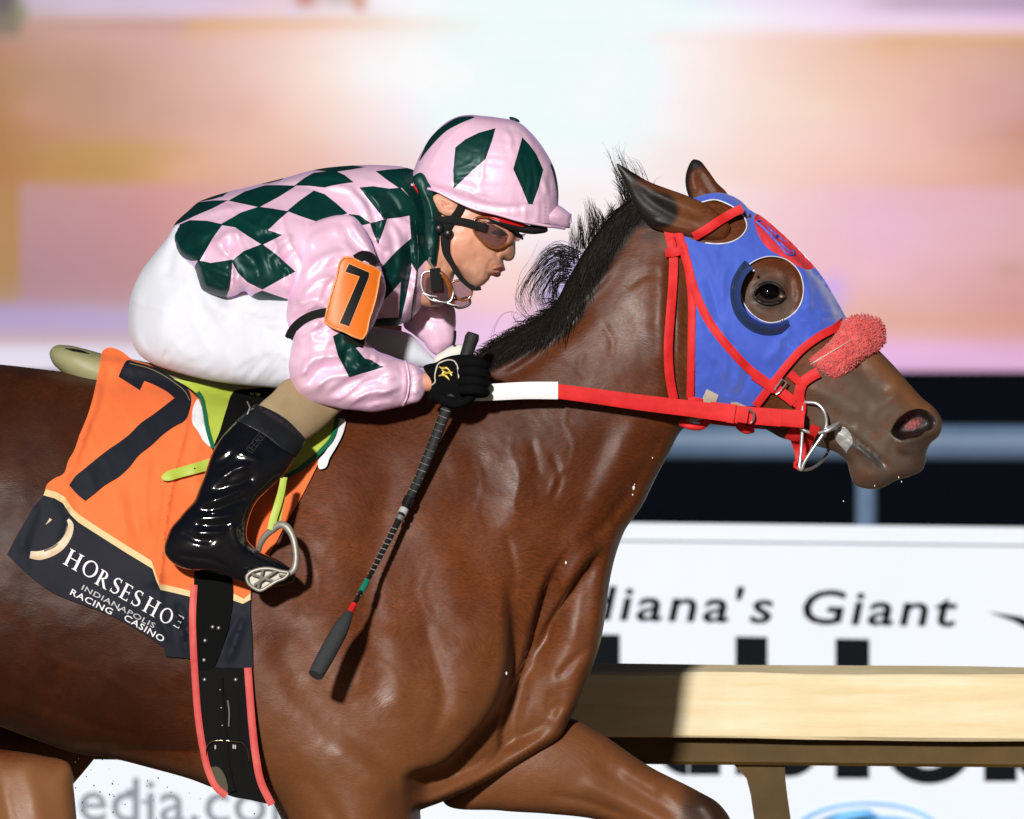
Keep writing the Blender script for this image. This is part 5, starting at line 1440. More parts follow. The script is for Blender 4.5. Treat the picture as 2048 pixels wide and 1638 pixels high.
# golden horseshoe emblem
M_shoe = mat('printed_gold', C(220, 190, 150, .8), .5, c2=C(240, 224, 200, .8), nscale=40)
L = spline([(139,1038),(144,1046),(143,1062),(134,1080),(118,1096),(98,1106),(80,1110),(64,1108)], 4, False)
wdt = lambda t: np.interp(t, [0, .1, .5, .85, 1], [6, 11, 17, 18, 14])
ribbon('horseshoe_emblem', [tuple(q) for q in L[::2]], wdt, M_shoe, CB, clo, off=1, th=1.2, crown=.8)
L2 = spline([(138,1052),(134,1068),(124,1083),(106,1096),(92,1101)], 4, False)
ribbon('horseshoe_groove', [tuple(q) for q in L2[::2]], 4, mat('printed_brown', (.10, .045, .03), .5), CB, clo, off=2.6, th=1.2, crown=.1)
L3 = spline([(105,1037),(101,1042),(95,1048)], 4, False)
ribbon('horseshoe_glint', [tuple(q) for q in L3], lambda t: 5 * (1 - t) + 1, M_shoe, CB, clo, off=1.5, th=1.2)

# --- saddle flap and pads over the cloth
FS = Over(CB, lift=2)
def patch2(name, pts, m, lift, parent, spacing=8, surf=CB, rel=None, th=4):
    V, F, M = sheet_geo(spline(pts, 5), surf, off=lift, th=th, spacing=spacing, relief=rel, smooth=4)
    return link(name, V, F, m, M, parent, sharp=50)
patch2('white_pad', [(394,798),(402,812),(410,850),(420,893),(408,882),(396,862),(385,846),(384,826),(388,808)], M_pad, 8, sad, rel=[('n', 20, 3, 1)])
patch2('flap', [(346,757),(372,762),(420,772),(470,782),(560,790),(660,810),(676,832),(664,868),(640,900),(600,934),(570,956),(520,960),(470,940),(432,900),(424,886),(414,850),(404,815),(394,790),(374,774)], M_lime, 12, sad, rel=[('n', 60, 5, 7)])
patch2('front_pad', [(664,838),(690,840),(686,866),(672,895),(660,915),(650,936),(640,938),(636,924),(650,905),(664,880)], M_pad, 9, sad, rel=[('r', [(684,850),(676,890),(655,925)], 5, 3)])
class FlapS:
    def front(s, p): return CB.front(p) - 13
FL = FlapS()
ribbon('flap_binding', [(394,784),(402,796),(408,818),(416,860),(427,896)], 8, M_green, FL, sad, off=1, th=3)
ribbon('flap_binding', [(676,828),(673,845),(664,876),(642,902),(620,922),(594,942),(570,954)], 9, M_green, FL, sad, off=1, th=3)
patch2('flap_panel', [(467,782),(500,778),(580,776),(612,806),(604,850),(590,900),(560,930),(500,960),(440,930),(428,900),(440,862),(452,820)], M_blkm, 16, sad, rel=[('n', 40, 3, 3)])
st = ribbon('surcingle_tail', [(326,956),(350,948),(390,937),(420,928),(450,915)], lambda t: np.interp(t, [0, .05, .12, 1], [8, 16, 20, 22]), M_lime, CB, sad, off=12, th=5)
for q in ((391,936.5),(405,932),(418,927)):
    V, F = ball_geo((q[0], q[1], CB.front(np.array([q]))[0] - 17.6), (1.8, 1.8, 1.2), 7, 5); link('punched_hole', V, F, M_blk, None, sad)
# --- girth
gir = thing('girth', 'black elastic girth with coral edges round the belly', 'girth', ((450-1024)/S, -.28, ZC - .5))
GS = Over(HS, CB)
GB = Baked(GS, 340, 620, 1080, 1640, 5.0)
patch2('upper_girth', [(392,1120,'c'),(466,1140,'c'),(468,1200),(462,1240),(448,1290),(432,1330,'c'),(424,1336),(388,1336,'c'),(387,1260),(390,1180)], M_blkm, 7, gir, surf=GB, rel=[('n', 30, 3, 3)])
patch2('lower_girth', [(386,1326,'c'),(432,1332),(506,1334,'c'),(506,1380),(510,1440),(516,1500),(528,1560),(545,1606,'c'),(500,1596),(462,1588),(440,1574),(424,1545),(412,1500),(402,1440),(392,1380)], M_blk, 6, gir, surf=GB, rel=[('r', [(448,1340),(452,1440),(462,1560)], 7, 3), ('r', [(470,1345),(474,1440),(484,1560)], 6, 2.5)])
ribbon('rear_edging', [(391,1168),(388,1230),(390,1300),(394,1370),(399,1430),(408,1490),(420,1540),(436,1572),(455,1588)], 14, M_coral, GB, gir, off=8, th=5)
ribbon('front_edging', [(498,1333),(502,1390),(507,1450),(514,1510),(524,1560),(546,1606)], 15, M_coral, GB, gir, off=8, th=5)
ribbon('buckle_strap', [(442,1354),(446,1420),(452,1480),(456,1530),(468,1580)], 13, M_blk, GB, gir, off=9, th=4)
for y in (1377, 1413, 1448): 
    q = (443 + (y-1377)*.06, y); V, F = ball_geo((q[0], q[1], GB.front(np.array([q]))[0] - 14), (2.4, 1.8, 1.6), 7, 5); link('strap_hole', V, F, M_steeld, None, gir)
for q in ((413,1279),(411,1318),(412,1357),(474,1357),(428,1252),(440,1254)):
    V, F = ball_geo((q[0], q[1], GB.front(np.array([q]))[0] - 9), (4.2, 4, 3), 8, 6); V = [(x, y, z) for x, y, z in V]
    link('stud', V, F, M_steeld, None, gir)
L = spline([(415,1508),(417,1490),(428,1480),(446,1478),(470,1480),(488,1484),(498,1500),(500,1520)], 4, False)
tube('roller_buckle', np.c_[L, GB.front(L) - 12], 1.5, mat('brass_wire', (.45, .36, .22), .3, metal=1), gir, n=6)
L = spline([(458,1398),(461,1420),(460,1450)], 4, False); tube('buckle_bar', np.c_[L, GB.front(L) - 12], 1.7, M_steel, gir, n=6)
for q in ((432,1495),(468,1494)):
    A_, F_ = place([[(0,0),(.3,0),(.3,1),(0,1)]] if q[0] < 450 else [[(0,0),(.25,0),(.25,1),(0,1)], [(.45,0),(.7,0),(.7,1),(.45,1)], [(.2,.4),(.5,.4),(.5,.6),(.2,.6)]], q, (9, 1), (0, -8), 12, GB)
    link('stamped_mark', A_, F_, M_grayp, None, gir, smooth=False)
patch2('girth_patch', [(424,1532),(436,1530),(452,1548),(456,1580),(440,1572),(428,1552)], mat('scuffed_patch', C(96, 88, 66, .6), .8), 8.5, gir, surf=GB)
# ---------------------------------------------------------------- the jockey
M_skin = mat('tanned_skin', C(230, 172, 144, .9), .40, c2=C(220, 152, 126, .9), nscale=22, sub=.12, spec=.45, bump=[(220, .10, .0008, 'n')])
M_lipm = mat('lips', C(170, 96, 80, .75), .4)
M_pink = mat('pink_satin', C(246, 206, 230, .95), .40, metal=.10, spec=.62, c2=C(242, 196, 224, .95), nscale=7, sheen=.5, stretch=(1, 1, 3), bump=[(30, .03, .004, 'n')])
M_pink.node_tree.nodes['Principled BSDF'].inputs['Sheen Tint'].default_value = (.55, .45, 1, 1); M_pink.node_tree.nodes['Principled BSDF'].inputs['Sheen Roughness'].default_value = .35  # lavender sheen tint paints bluish light from above into the satin
M_grn = mat('dark_green_satin', C(8, 70, 64, .8), .44, metal=.2, spec=.4, c2=C(4, 52, 50, .8), nscale=9)
M_wht = mat('white_breeches', (.66, .68, .76), .6, spec=.3, sheen=.2, bump=[(260, .05, .0008, 'n')])
M_tan = mat('tan_leg_cloth', C(184, 160, 124, .75), .7, c2=C(172, 148, 112, .75), nscale=20, bump=[(400, .08, .0006, 'n')])
M_boot = mat('black_patent_boot', (.0045, .0048, .007), .13, spec=.55, coat=.8, bump=[(26, .22, .006, 'n'), (70, .12, .003, 'n')], rvar=.08)
M_cuff = mat('matt_boot_cuff', (.010, .011, .013), .4, spec=.35, bump=[(140, .15, .001, 'n')])
M_glove = mat('black_glove_cloth', (.004, .0042, .0046), .9, spec=.08, bump=[(420, .2, .001, 'n')])
M_lens = mat('clear_lens', (.40, .29, .31), .05, trans=.9, ior=1.15, spec=.6)
M_amber = mat('amber_frame', C(150, 84, 40, .8), .2, coat=.5)
M_bits = mat('black_moulding', (.010, .010, .011), .35)
M_strap = mat('black_webbing', (.010, .011, .011), .8, spec=.15, bump=[(500, .15, .0006, 'weave')])
M_num = mat('orange_vinyl', C(255, 132, 40, .8), .45, c2=C(252, 124, 34, .8), nscale=12)
M_numedge = mat('pale_orange_edge', C(255, 176, 110, .8), .5)
M_redin = mat('red_shell', C(214, 22, 30, .85), .35)
M_goldp = mat('gold_print', C(250, 222, 110, .8), .35, metal=.35)

person = thing('person', 'jockey in pink and green diamond silks crouching over the horse', 'person', ((560-1024)/S, 0, ZC + .1))

# ---- body: head and neck with the trunk, arms and legs under the clothes, one mesh
head_out = [(838,400),(846,350),(872,300),(920,262),(985,248),(1045,280),(1076,330),(1078,390),(1064,425),(1050,445),(1040,462),(1033,472),(1031,484),(1031,500),(1030,510),(1024,519),(1014,521),(1007,519),(1008,528),(1010,535),(1011,539),(1004,542),(1002,545),(1001,550),(996,553),(988,552),(982,550),(979,556),(972,564),(962,571),(950,572),(938,566),(925,556),(912,545),(905,560),(898,600),(840,610),(800,560),(806,480),(826,440)]
head_rel = [('n', 9, .8, 43), ('r', [(940,480),(952,500),(956,520)], 6, -2), ('r', [(925,530),(945,545),(960,548)], 9, 2.5), ('r', [(990,528),(984,538)], 2, -2), ('b', (935,500), 42, 40, -30, 7), ('r', [(1012,470),(1018,490),(1018,512)], 8, 3), ('b', (1004,511), 9, 8, 0, 5), ('r', [(996,500),(994,512),(1000,520)], 3, -5), ('r', [(1003,517),(1010,519)], 2.5, -4),
  ('r', [(984,540),(994,541),(1004,542)], 2.2, -6, .3, .02), ('r', [(986,536),(998,537),(1008,536)], 3.5, 2), ('r', [(986,547),(994,548),(1001,548)], 3.5, 2.5), ('r', [(977,534),(980,544),(976,552)], 3, -3), ('r', [(986,516),(978,530),(972,542)], 5, -2.5),
  ('b', (962,561), 12, 8, 20, 3), ('r', [(968,548),(980,553)], 5, -3), ('r', [(902,470),(904,510),(916,540),(940,564)], 8, 5), ('r', [(893,470),(896,510),(905,545)], 8, -9), ('r', [(850,440),(866,490),(880,540)], 12, 4), ('r',[(872,470),(882,510),(890,540)],7,-4),
  ('r', [(990,440),(1010,452),(1030,468)], 10, 3), ('b', (1000,468), 16, 9, 20, -7), ('r', [(958,480),(985,492),(1008,492)], 6, 3), ('b', (870,370), 40, 30, 0, -6), ('n', 18, 1.2, 41)]
HEAD = Shell(head_out, [(940,420,.74),(950,330,.5),(950,520,.72),(1015,500,.8),(860,560,.9)], -18, gs=3, step=3.5, relief=head_rel, back_relief=[])
mb = MB()
lip_u = spline([(985,538),(994,535),(1003,532),(1010,534),(1011,538),(1003,541.5),(994,541)], 2); lip_l = spline([(987,543),(995,542.5),(1002,544),(1001,549),(996,552.5),(988,550)], 2)
mb.add(shell_geo(HEAD, [lip_u, lip_l], [(lip_u, 1), (lip_l, 1)], spacing=3.2, rings=(.6, 1.8)))
# ear
earS = Shell([(866,392),(878,386),(894,390),(908,398),(917,410),(915,422),(905,430),(893,431),(882,426),(872,414)], .55, -92, gs=1.5, step=2.5,
             relief=[('r', [(884,408),(890,414),(902,420),(908,418)], 3, -4), ('r', [(876,398),(890,398),(904,404),(910,414)], 3, 2.5), ('r', [(884,398),(886,406),(894,410),(902,410)], 2.2, -3), ('r', [(890,424),(897,428)], 3, 1.5)])
mb.add(shell_geo(earS, spacing=2.6, rings=(.5, 1.4)))
mb.add(tube_geo([(860,520,0),(780,480,0),(640,460,0),(480,500,0),(360,560,0)], [30,60,75,70,45], n=16, step=20))
mb.add(tube_geo([(690,470,-150),(650,560,-200),(620,690,-225),(640,745,-228),(740,762,-218),(835,764,-200),(866,764,-195)], [34,36,30,27,24,20,19], n=14, step=10))
mb.add(tube_geo([(360,630,-30),(480,680,-60),(640,750,-120),(612,812,-195),(540,900,-300),(430,1080,-355),(520,1130,-355)], [35,30,24,18,18,16,10], n=14, step=16))
mb.add(tube_geo([(790,520,110),(866,630,105),(884,690,95)], [26,20,12], n=12, step=14))
mb.add(tube_geo([(360,620,80),(600,680,130),(800,690,130)], [60,60,40], n=12, step=20))
body_p = mb.build('body', [M_skin, M_lipm], person)
HBf = Baked(HEAD, 795, 1090, 240, 610, 2.5)
M_brow = mat('dark_brow', (.012, .008, .006), .6)
L = spline([(974,444),(992,444),(1010,452),(1022,460)], 2.5, False); tube('eyebrow', np.c_[L, HBf.front(L) - 1], [1, 4, 4.5, 3], M_brow, person, n=6)
L = spline([(986,466),(998,466),(1010,470)], 2.5, False); tube('eye', np.c_[L, HBf.front(L)], [1.5, 4, 1.5], mat('dark_eye', (.01, .008, .007), .1), person, n=7)
L = spline([(982,464),(998,460),(1014,468)], 2.5, False); tube('eyelash', np.c_[L, HBf.front(L) - 2], [.8, 2, 1.2], M_brow, person, n=5)

# ---- breeches
br_out = [(352,448),(330,478),(302,512),(278,545),(262,580),(255,615),(254,645),(260,680),(276,708),(300,726),(340,741),(400,757),(450,766),(500,772),(556,777),(600,782),(660,786),(700,770),(724,740),(720,690),(690,640),(640,610),(580,585),(510,570),(450,550),(400,500)]
br_rel = [('r', [(520,700),(470,740),(450,762)], 5, 3), ('r', [(545,705),(505,745),(480,768)], 4, -3), ('r', [(560,700),(525,740),(500,768)], 4, 3), ('r', [(575,720),(548,750),(530,772)], 4, -3), ('r', [(580,735),(565,755),(550,774)], 4, 2.5), ('r', [(500,720),(460,748),(430,760)], 4, -2.5),
  ('r', [(336,705),(330,715),(328,728)], 3.5, -4), ('r', [(266,660),(278,690),(300,714),(340,730)], 6, 2), ('r', [(285,700),(330,722),(400,742),(470,752)], 3, -1.6), ('r', [(350,470),(340,520),(330,560)], 10, -4), ('r', [(390,540),(420,600),(470,640)], 16, 4), ('r', [(420,560),(470,610),(540,640)], 10, -4), ('r', [(450,600),(520,640),(580,650)], 10, 4), ('b', (330,620), 60, 80, 30, 10), ('w', -42, 100, 13, 6, 51, [(520,730,1),(330,620,.25),(450,600,.3)]), ('w', 10, 150, 60, 6, 55), ('w', 70, 120, 40, 3, 57), ('n', 60, 3, 52)]
br_rel = [(it[0], it[1], it[2], it[3] * 1.9) if it[0] == 'r' else it for it in br_rel]
BR = Shell(br_out, [(300,600,.95),(450,650,.78),(620,720,.8),(700,740,.8)], [(290,600,-40),(400,600,-70),(560,700,-165),(700,740,-215)], gs=5, step=5, relief=br_rel)
shell_obj('breeches', BR, M_wht, person, spacing=7)
FB = Shell([(620,640),(700,648),(770,656),(820,668),(846,694),(866,716),(872,730),(830,734),(780,728),(700,740),(620,720)], .9, 70, gs=4, step=5, relief=[('n', 40, 3, 61)])
shell_obj('far_breeches_leg', FB, M_wht, person, spacing=8)
# ---- tan stocking between breeches and boot
TN = Shell([(566,764),(548,784),(518,812),(506,830),(540,868),(590,892),(612,880),(650,852),(682,822),(712,802),(726,770),(700,750),(620,750)], .62, [(540,840,-280),(640,790,-205),(720,780,-170)], gs=4, step=5, relief=[('n', 50, 4, 71), ('r', [(612,776),(634,800),(672,814)], 8, -5)])
shell_obj('stocking', TN, M_tan, person, spacing=8)
# ---- boot
bt_out = [(505,818),(513,810),(540,822),(570,840),(596,862),(611,878),(606,892),(594,912),(582,932),(569,951),(549,970),(533,985),(520,998),(511,1012),(505,1026),(500,1042),(497,1060),(498,1076),(508,1090),(524,1102),(545,1112),(564,1121),(580,1132),(593,1146),(592,1158),(578,1166),(550,1172),(520,1170),(494,1162),(470,1153),(440,1144),(410,1140),(388,1138),(366,1133),(346,1121),(334,1104),(333,1090),(338,1072),(346,1054),(361,1036),(374,1020),(392,1000),(402,975),(412,950),(420,925),(430,900),(444,878),(462,856),(482,836)]
bt_rel = [('r', [(440,960),(470,940),(505,925)], 7, 6), ('r', [(425,985),(460,972),(500,960),(515,945)], 7, -6), ('r', [(400,1005),(430,1000),(470,985),(510,965)], 7, 7), ('r', [(395,1022),(440,1016),(480,1000),(505,990)], 6, -6), ('r', [(385,1036),(420,1034),(460,1030),(480,1020)], 6, 6), ('r', [(395,1048),(430,1050),(470,1046)], 5, -5), ('r', [(390,1062),(430,1064),(460,1060)], 6, 5), ('r', [(360,1060),(400,1078),(440,1080)], 6, -4),
  ('r', [(470,900),(500,912),(520,920),(500,930),(470,940)], 6, 4), ('r', [(430,930),(450,920),(470,905)], 6, -4), ('r', [(489,1050),(488,1070),(498,1092)], 5, -5), ('r', [(470,1040),(474,1070),(486,1095)], 6, 4), ('r', [(350,1108),(400,1112),(430,1118),(470,1140)], 4, -3.5), ('r', [(345,1118),(380,1128),(420,1130)], 3, -3), ('r', [(500,1102),(530,1112),(560,1124)], 8, 4), ('w', -20, 46, 14, 3, 81, [(470,980,1),(430,1040,.9),(540,860,0),(540,1140,0.1),(380,1100,.3)]), ('n', 40, 3, 82)]
BT = Shell(bt_out, [(540,860,.62),(470,960,.68),(430,1090,.62),(560,1140,.62)], [(560,840,-300),(480,960,-338),(400,1090,-366),(580,1145,-356)], gs=3, step=4, relief=bt_rel)
boot = shell_obj('riding_boot', BT, M_boot, person, spacing=5)
cuffp = spline([(505,816,'c'),(513,807,'c'),(540,818),(572,836),(598,860),(614,879,'c'),(606,895),(594,913,'c'),(560,892),(530,868),(500,852),(474,842,'c')], 5)
class BoS:
    def front(s, p): return BT.wc(p) - np.maximum(BT.h(p), 3)
V, F, M = sheet_geo(cuffp, BoS(), off=3.5, th=10, spacing=6, relief=[('n', 30, 2, 83)])
link('boot_cuff', V, F, M_cuff, None, boot, sharp=60)
M_emb = mat('embossed_leather', (.035, .036, .04), .3)
CFB = Baked(BoS(), 440, 640, 790, 960, 3)
o_, e_x, e_y = (515,906), np.array([.60,-.80]), np.array([.80,.60])     # a boxed, embossed row of letters up the cuff
def strk(a, b, w=.5): 
    a = np.array(a, float); b = np.array(b, float); d = b - a; d /= np.linalg.norm(d); n = np.array([-d[1], d[0]]) * w
    return [tuple(a - n), tuple(b - n), tuple(b + n), tuple(a + n)]
emb = [strk((0,-7),(0,7)), strk((0,-7),(58,-7)), strk((0,7),(58,7)), strk((6,-5),(6,5)), strk((6,5),(12,0)), strk((6,-5),(12,0)), strk((16,-5),(16,5)), strk((16,-5),(22,-5)), strk((16,0),(21,0)), strk((16,5),(22,5)), strk((26,-5),(26,5)), strk((26,-5),(32,5)), strk((32,-5),(32,5)), strk((36,-5),(39,5)), strk((39,5),(42,-5)), strk((46,-5),(46,5)), strk((46,-5),(52,-2)), strk((52,-2),(46,1)), strk((48,1),(53,5))]
A_, F_ = place(emb, (502,902), e_x * .95, np.array([.80,.60]) * .95, 5.2, CFB)
tag(link('embossing', A_, F_, M_emb, None, boot, smooth=False), kind='stuff')
L = spline([(474,841),(500,851),(530,867),(562,891),(592,913)], 4, False); tube('cuff_seam', np.c_[L, CFB.front(L) - 3.2], 1.0, M_cuff, boot, n=5)
tube('zip_pull', [(509,817,-318),(501,822,-330),(498,828,-334),(503,815,-334),(497,803,-336)], 1.6, M_steeld, boot, n=5)
L = spline([(345,1112),(358,1123),(384,1132),(420,1136),(460,1146),(500,1160),(540,1168),(576,1164)], 4, False); tube('sole_edge', np.c_[L, np.interp(L[:,0], [340,580], [-372,-362])], [2.5,5,5,5,4,2.5], M_cuff, boot, n=6)
# ---- stirrup and leather
stp = thing('stirrup', 'pale steel racing stirrup under the black boot', 'stirrup', ((560-1024)/S, -.33, ZC - .3))
M_irn = mat('worn_stirrup_metal', (.40, .38, .33), .5, metal=.5, c2=(.30, .28, .24), nscale=30, bump=[(60, .25, .002, 'n')])
ribbon('stirrup_leather', [(570,956,-345),(566,980,-352),(558,1010,-362),(550,1036,-366),(545,1058,-366)], lambda t: np.interp(t, [0,.5,1], [13,15,15]), M_lime, None, stp, th=4)
ribbon('stirrup_leather', [(573,954,-338),(570,985,-344),(564,1015,-350),(560,1045,-352)], 9, M_lime, None, stp, th=3)
tube('stirrup_bow', [(519,1104,-330),(524,1086,-345),(534,1070,-356),(548,1058,-366),(562,1048,-372),(576,1052,-378),(588,1070,-384),(594,1096,-390),(595,1120,-394),(590,1138,-398),(576,1146,-402),(562,1146,-404)], [5,6,6.5,7,8,8,7,6.5,6.5,7,6,5], M_irn, stp, n=10, step=4)
mb = MB()
pl = [(498,1150),(506,1142),(522,1136),(545,1135),(565,1140),(580,1144),(574,1152),(556,1160),(540,1170),(524,1178),(510,1172),(500,1162)]
PLo = spline(pl, 3)
tube('tread_rim', np.c_[PLo, np.full(len(PLo), -408)], 3.6, M_irn, stp, n=8, closed=True)
sheet('tread_plate', pl, None, M_irn, stp, off=0, th=8, spacing=8, wfun=lambda p: np.full(len(p), -398.0))
for a, b in (((508,1146),(550,1160)), ((512,1168),(556,1140)), ((530,1138),(520,1174))): tube('tread_bar', [(*a,-408),(*b,-408)], 3.2, M_irn, stp, n=6)

# ---- silks
tor_out = [(342,468),(346,448),(360,432),(374,420),(392,404),(420,392),(450,383),(498,371),(566,354),(628,337),(696,329),(764,328),(812,333),(840,345),(856,372),(868,405),(876,440),(872,480),(874,520),(872,550),(860,580),(846,606),(826,632),(800,648),(760,652),(720,652),(660,640),(600,622),(573,612),(540,606),(512,600),(498,590),(491,584),(470,592),(453,595),(428,590),(405,580),(396,558),(388,536),(372,522),(357,508),(348,490)]
T3 = lambda pts: [(320 + x / 2.925, 300 + y / 2.925) for x, y in pts]
dia = [
 [(890,110),(960,88),(1060,78),(1190,95),(1120,108),(1030,122),(960,118)],
 [(795,203),(850,160),(900,132),(960,124),(1020,122),(1070,145),(1120,185),(1050,195),(1000,205),(960,215),(880,205)],
 [(410,292),(500,240),(610,206),(700,206),(782,210),(690,270),(582,330),(490,310)],
 [(755,356),(820,300),(900,242),(960,262),(1020,310),(1086,368),(1000,395),(920,415),(830,385)],
 [(78,436),(120,380),(170,335),(215,305),(300,296),(384,296),(300,340),(200,382),(140,410)],
 [(215,300),(300,266),(390,240),(360,268),(300,285)],
 [(566,195),(640,170),(735,148),(700,172),(640,188)],
 [(362,438),(430,400),(480,370),(578,338),(660,350),(742,364),(690,410),(630,468),(710,494),(650,525),(600,550),(520,500),(450,452)],
 [(66,482),(110,440),(172,415),(270,420),(356,440),(300,520),(232,640),(180,640),(108,612),(95,540)],
 [(200,700),(232,652),(300,668),(420,650),(414,740),(404,810),(382,858),(320,845),(250,818),(220,760)],
 [(432,655),(500,600),(600,560),(680,620),(782,712),(700,755),(602,810),(520,770),(470,720)],
 [(528,870),(560,845),(602,826),(670,850),(742,874),(742,905),(640,890)],
 [(1176,222),(1250,215),(1340,228),(1400,222),(1466,290),(1472,372),(1390,388),(1310,396),(1260,330),(1215,275)],
 [(1268,122),(1340,112),(1482,100),(1478,180),(1466,196),(1400,218),(1330,170)],
 [(1110,378),(1170,385),(1232,428),(1322,402),(1300,470),(1272,545),(1245,480),(1228,430),(1160,446),(1130,420)],
 [(1420,232),(1466,200),(1540,230),(1600,330),(1606,410),(1590,470),(1580,560),(1560,620),(1500,690),(1470,640),(1472,520),(1462,380),(1460,280)],
 [(1306,682),(1380,600),(1470,520),(1474,610),(1460,690),(1412,760),(1340,840),(1290,890),(1298,800)],
 [(1216,1000),(1300,985),(1400,980),(1398,1034),(1300,1060),(1200,1090)],
 [(1410,770),(1470,690),(1440,850),(1408,990),(1396,980)],
]
grow = lambda L, f=1.07: [tuple(np.mean(L, 0) + (np.array(q) - np.mean(L, 0)) * f) for q in L]
dia = [spline([(*q, 'c') for q in grow(T3(d))], 4) for d in dia]
tor_rel = [('r', [(470,455),(480,490),(500,520)], 8, 5), ('r', [(455,480),(460,505),(452,525)], 6, -5), ('r', [(430,500),(455,470),(490,470)], 9, 5), ('r', [(505,478),(540,470),(570,480)], 8, -4), ('r', [(520,450),(535,430),(550,420)], 8, 4),
  ('r', [(590,470),(560,490),(540,520)], 8, 5), ('r', [(595,500),(570,530),(575,560)], 7, -5), ('r', [(560,520),(580,545),(575,590)], 8, 5), ('r', [(520,540),(515,570),(500,590)], 6, 4), ('r', [(462,530),(466,560),(456,590)], 5, -7), ('r', [(480,540),(476,570),(482,588)], 7, 5),
  ('r', [(640,370),(700,380),(730,420),(740,450)], 8, 5), ('r', [(700,375),(735,400),(750,440),(752,480)], 7, -5), ('r', [(730,380),(760,410),(768,460)], 8, 5), ('r', [(760,380),(785,400),(800,430)], 7, -4), ('r', [(770,440),(790,460),(800,520),(790,580)], 9, 5), ('r', [(815,460),(822,520),(812,600)], 5, -6), ('r', [(835,560),(820,600),(800,640)], 10, 7), ('r', [(740,480),(760,500),(780,510)], 8, -5),
  ('r', [(600,350),(660,352),(710,362)], 7, 3), ('r', [(540,375),(600,372),(640,380)], 7, -3), ('r', [(400,430),(440,420),(500,410)], 8, 3), ('r', [(360,470),(400,470),(440,455)], 8, 4), ('r', [(370,500),(400,495),(430,470)], 7, -4), ('r', [(390,540),(400,520),(405,500)], 6, 4),
  ('l', [(820,640),(830,560),(824,480),(820,430)], 14, 4, .2, .2), ('w', 25, 150, 30, 10, 91, [(600,540,1),(420,500,1),(800,500,1),(600,380,.35),(450,400,.5)]), ('w', 68, 120, 26, 10, 95, [(600,540,1),(420,520,1),(800,500,.9),(600,380,.1),(450,400,.2)]), ('n', 120, 8, 96), ('r', [(400,560),(440,578),(490,575)], 6, 3), ('r', [(348,462),(358,496),(372,516)], 6, 5)]
tor_rel += [('w', 60, 40, 11, 5, 191, [(745,500,1),(780,540,.9),(620,560,.2),(560,600,.6),(420,560,.7),(650,400,0),(480,430,0)]), ('w', 15, 44, 12, 4, 193, [(580,520,1),(400,520,.6),(480,580,.7),(650,380,.15),(800,600,.9),(500,420,0)])]
tor_rel = [((it[0], it[1], it[2] * .9, it[3] * 1.7) + tuple(it[4:])) if it[0] == 'r' else it for it in tor_rel]
TOR = Shell(tor_out, [(450,480,1.2),(650,470,1.2),(800,500,1.0),(860,450,.9)], [(360,440,-20),(650,400,0),(850,450,0),(400,560,-150),(450,590,-168),(500,590,-165),(370,510,-100),(560,605,-140),(800,620,-10)], gs=5, step=5, relief=tor_rel)
silks = shell_obj('silks', TOR, [M_pink, M_grn], person, cons=dia, regions=[(d, 1) for d in dia], spacing=5)
# collar and lapel edges
tube('zip_edge', np.c_[L := spline([(822,640),(826,600),(832,560),(836,500),(830,440)], 4, False), TOR.front(L) - 1.5], 1.6, M_grn, silks, n=5)
col_o = Shell([(826,352),(840,344),(858,360),(872,388),(882,420),(880,456),(876,500),(868,530),(852,520),(846,470),(846,420),(836,384)], 1.0, [(850,380,-78),(862,500,-86)], gs=2.5, step=4, relief=[('r', [(846,380),(862,420),(866,480)], 5, 5), ('r', [(836,370),(852,410),(854,470)], 4, -4), ('w', 80, 40, 10, 5, 97)])
shell_obj('collar', col_o, M_grn, silks, spacing=4)
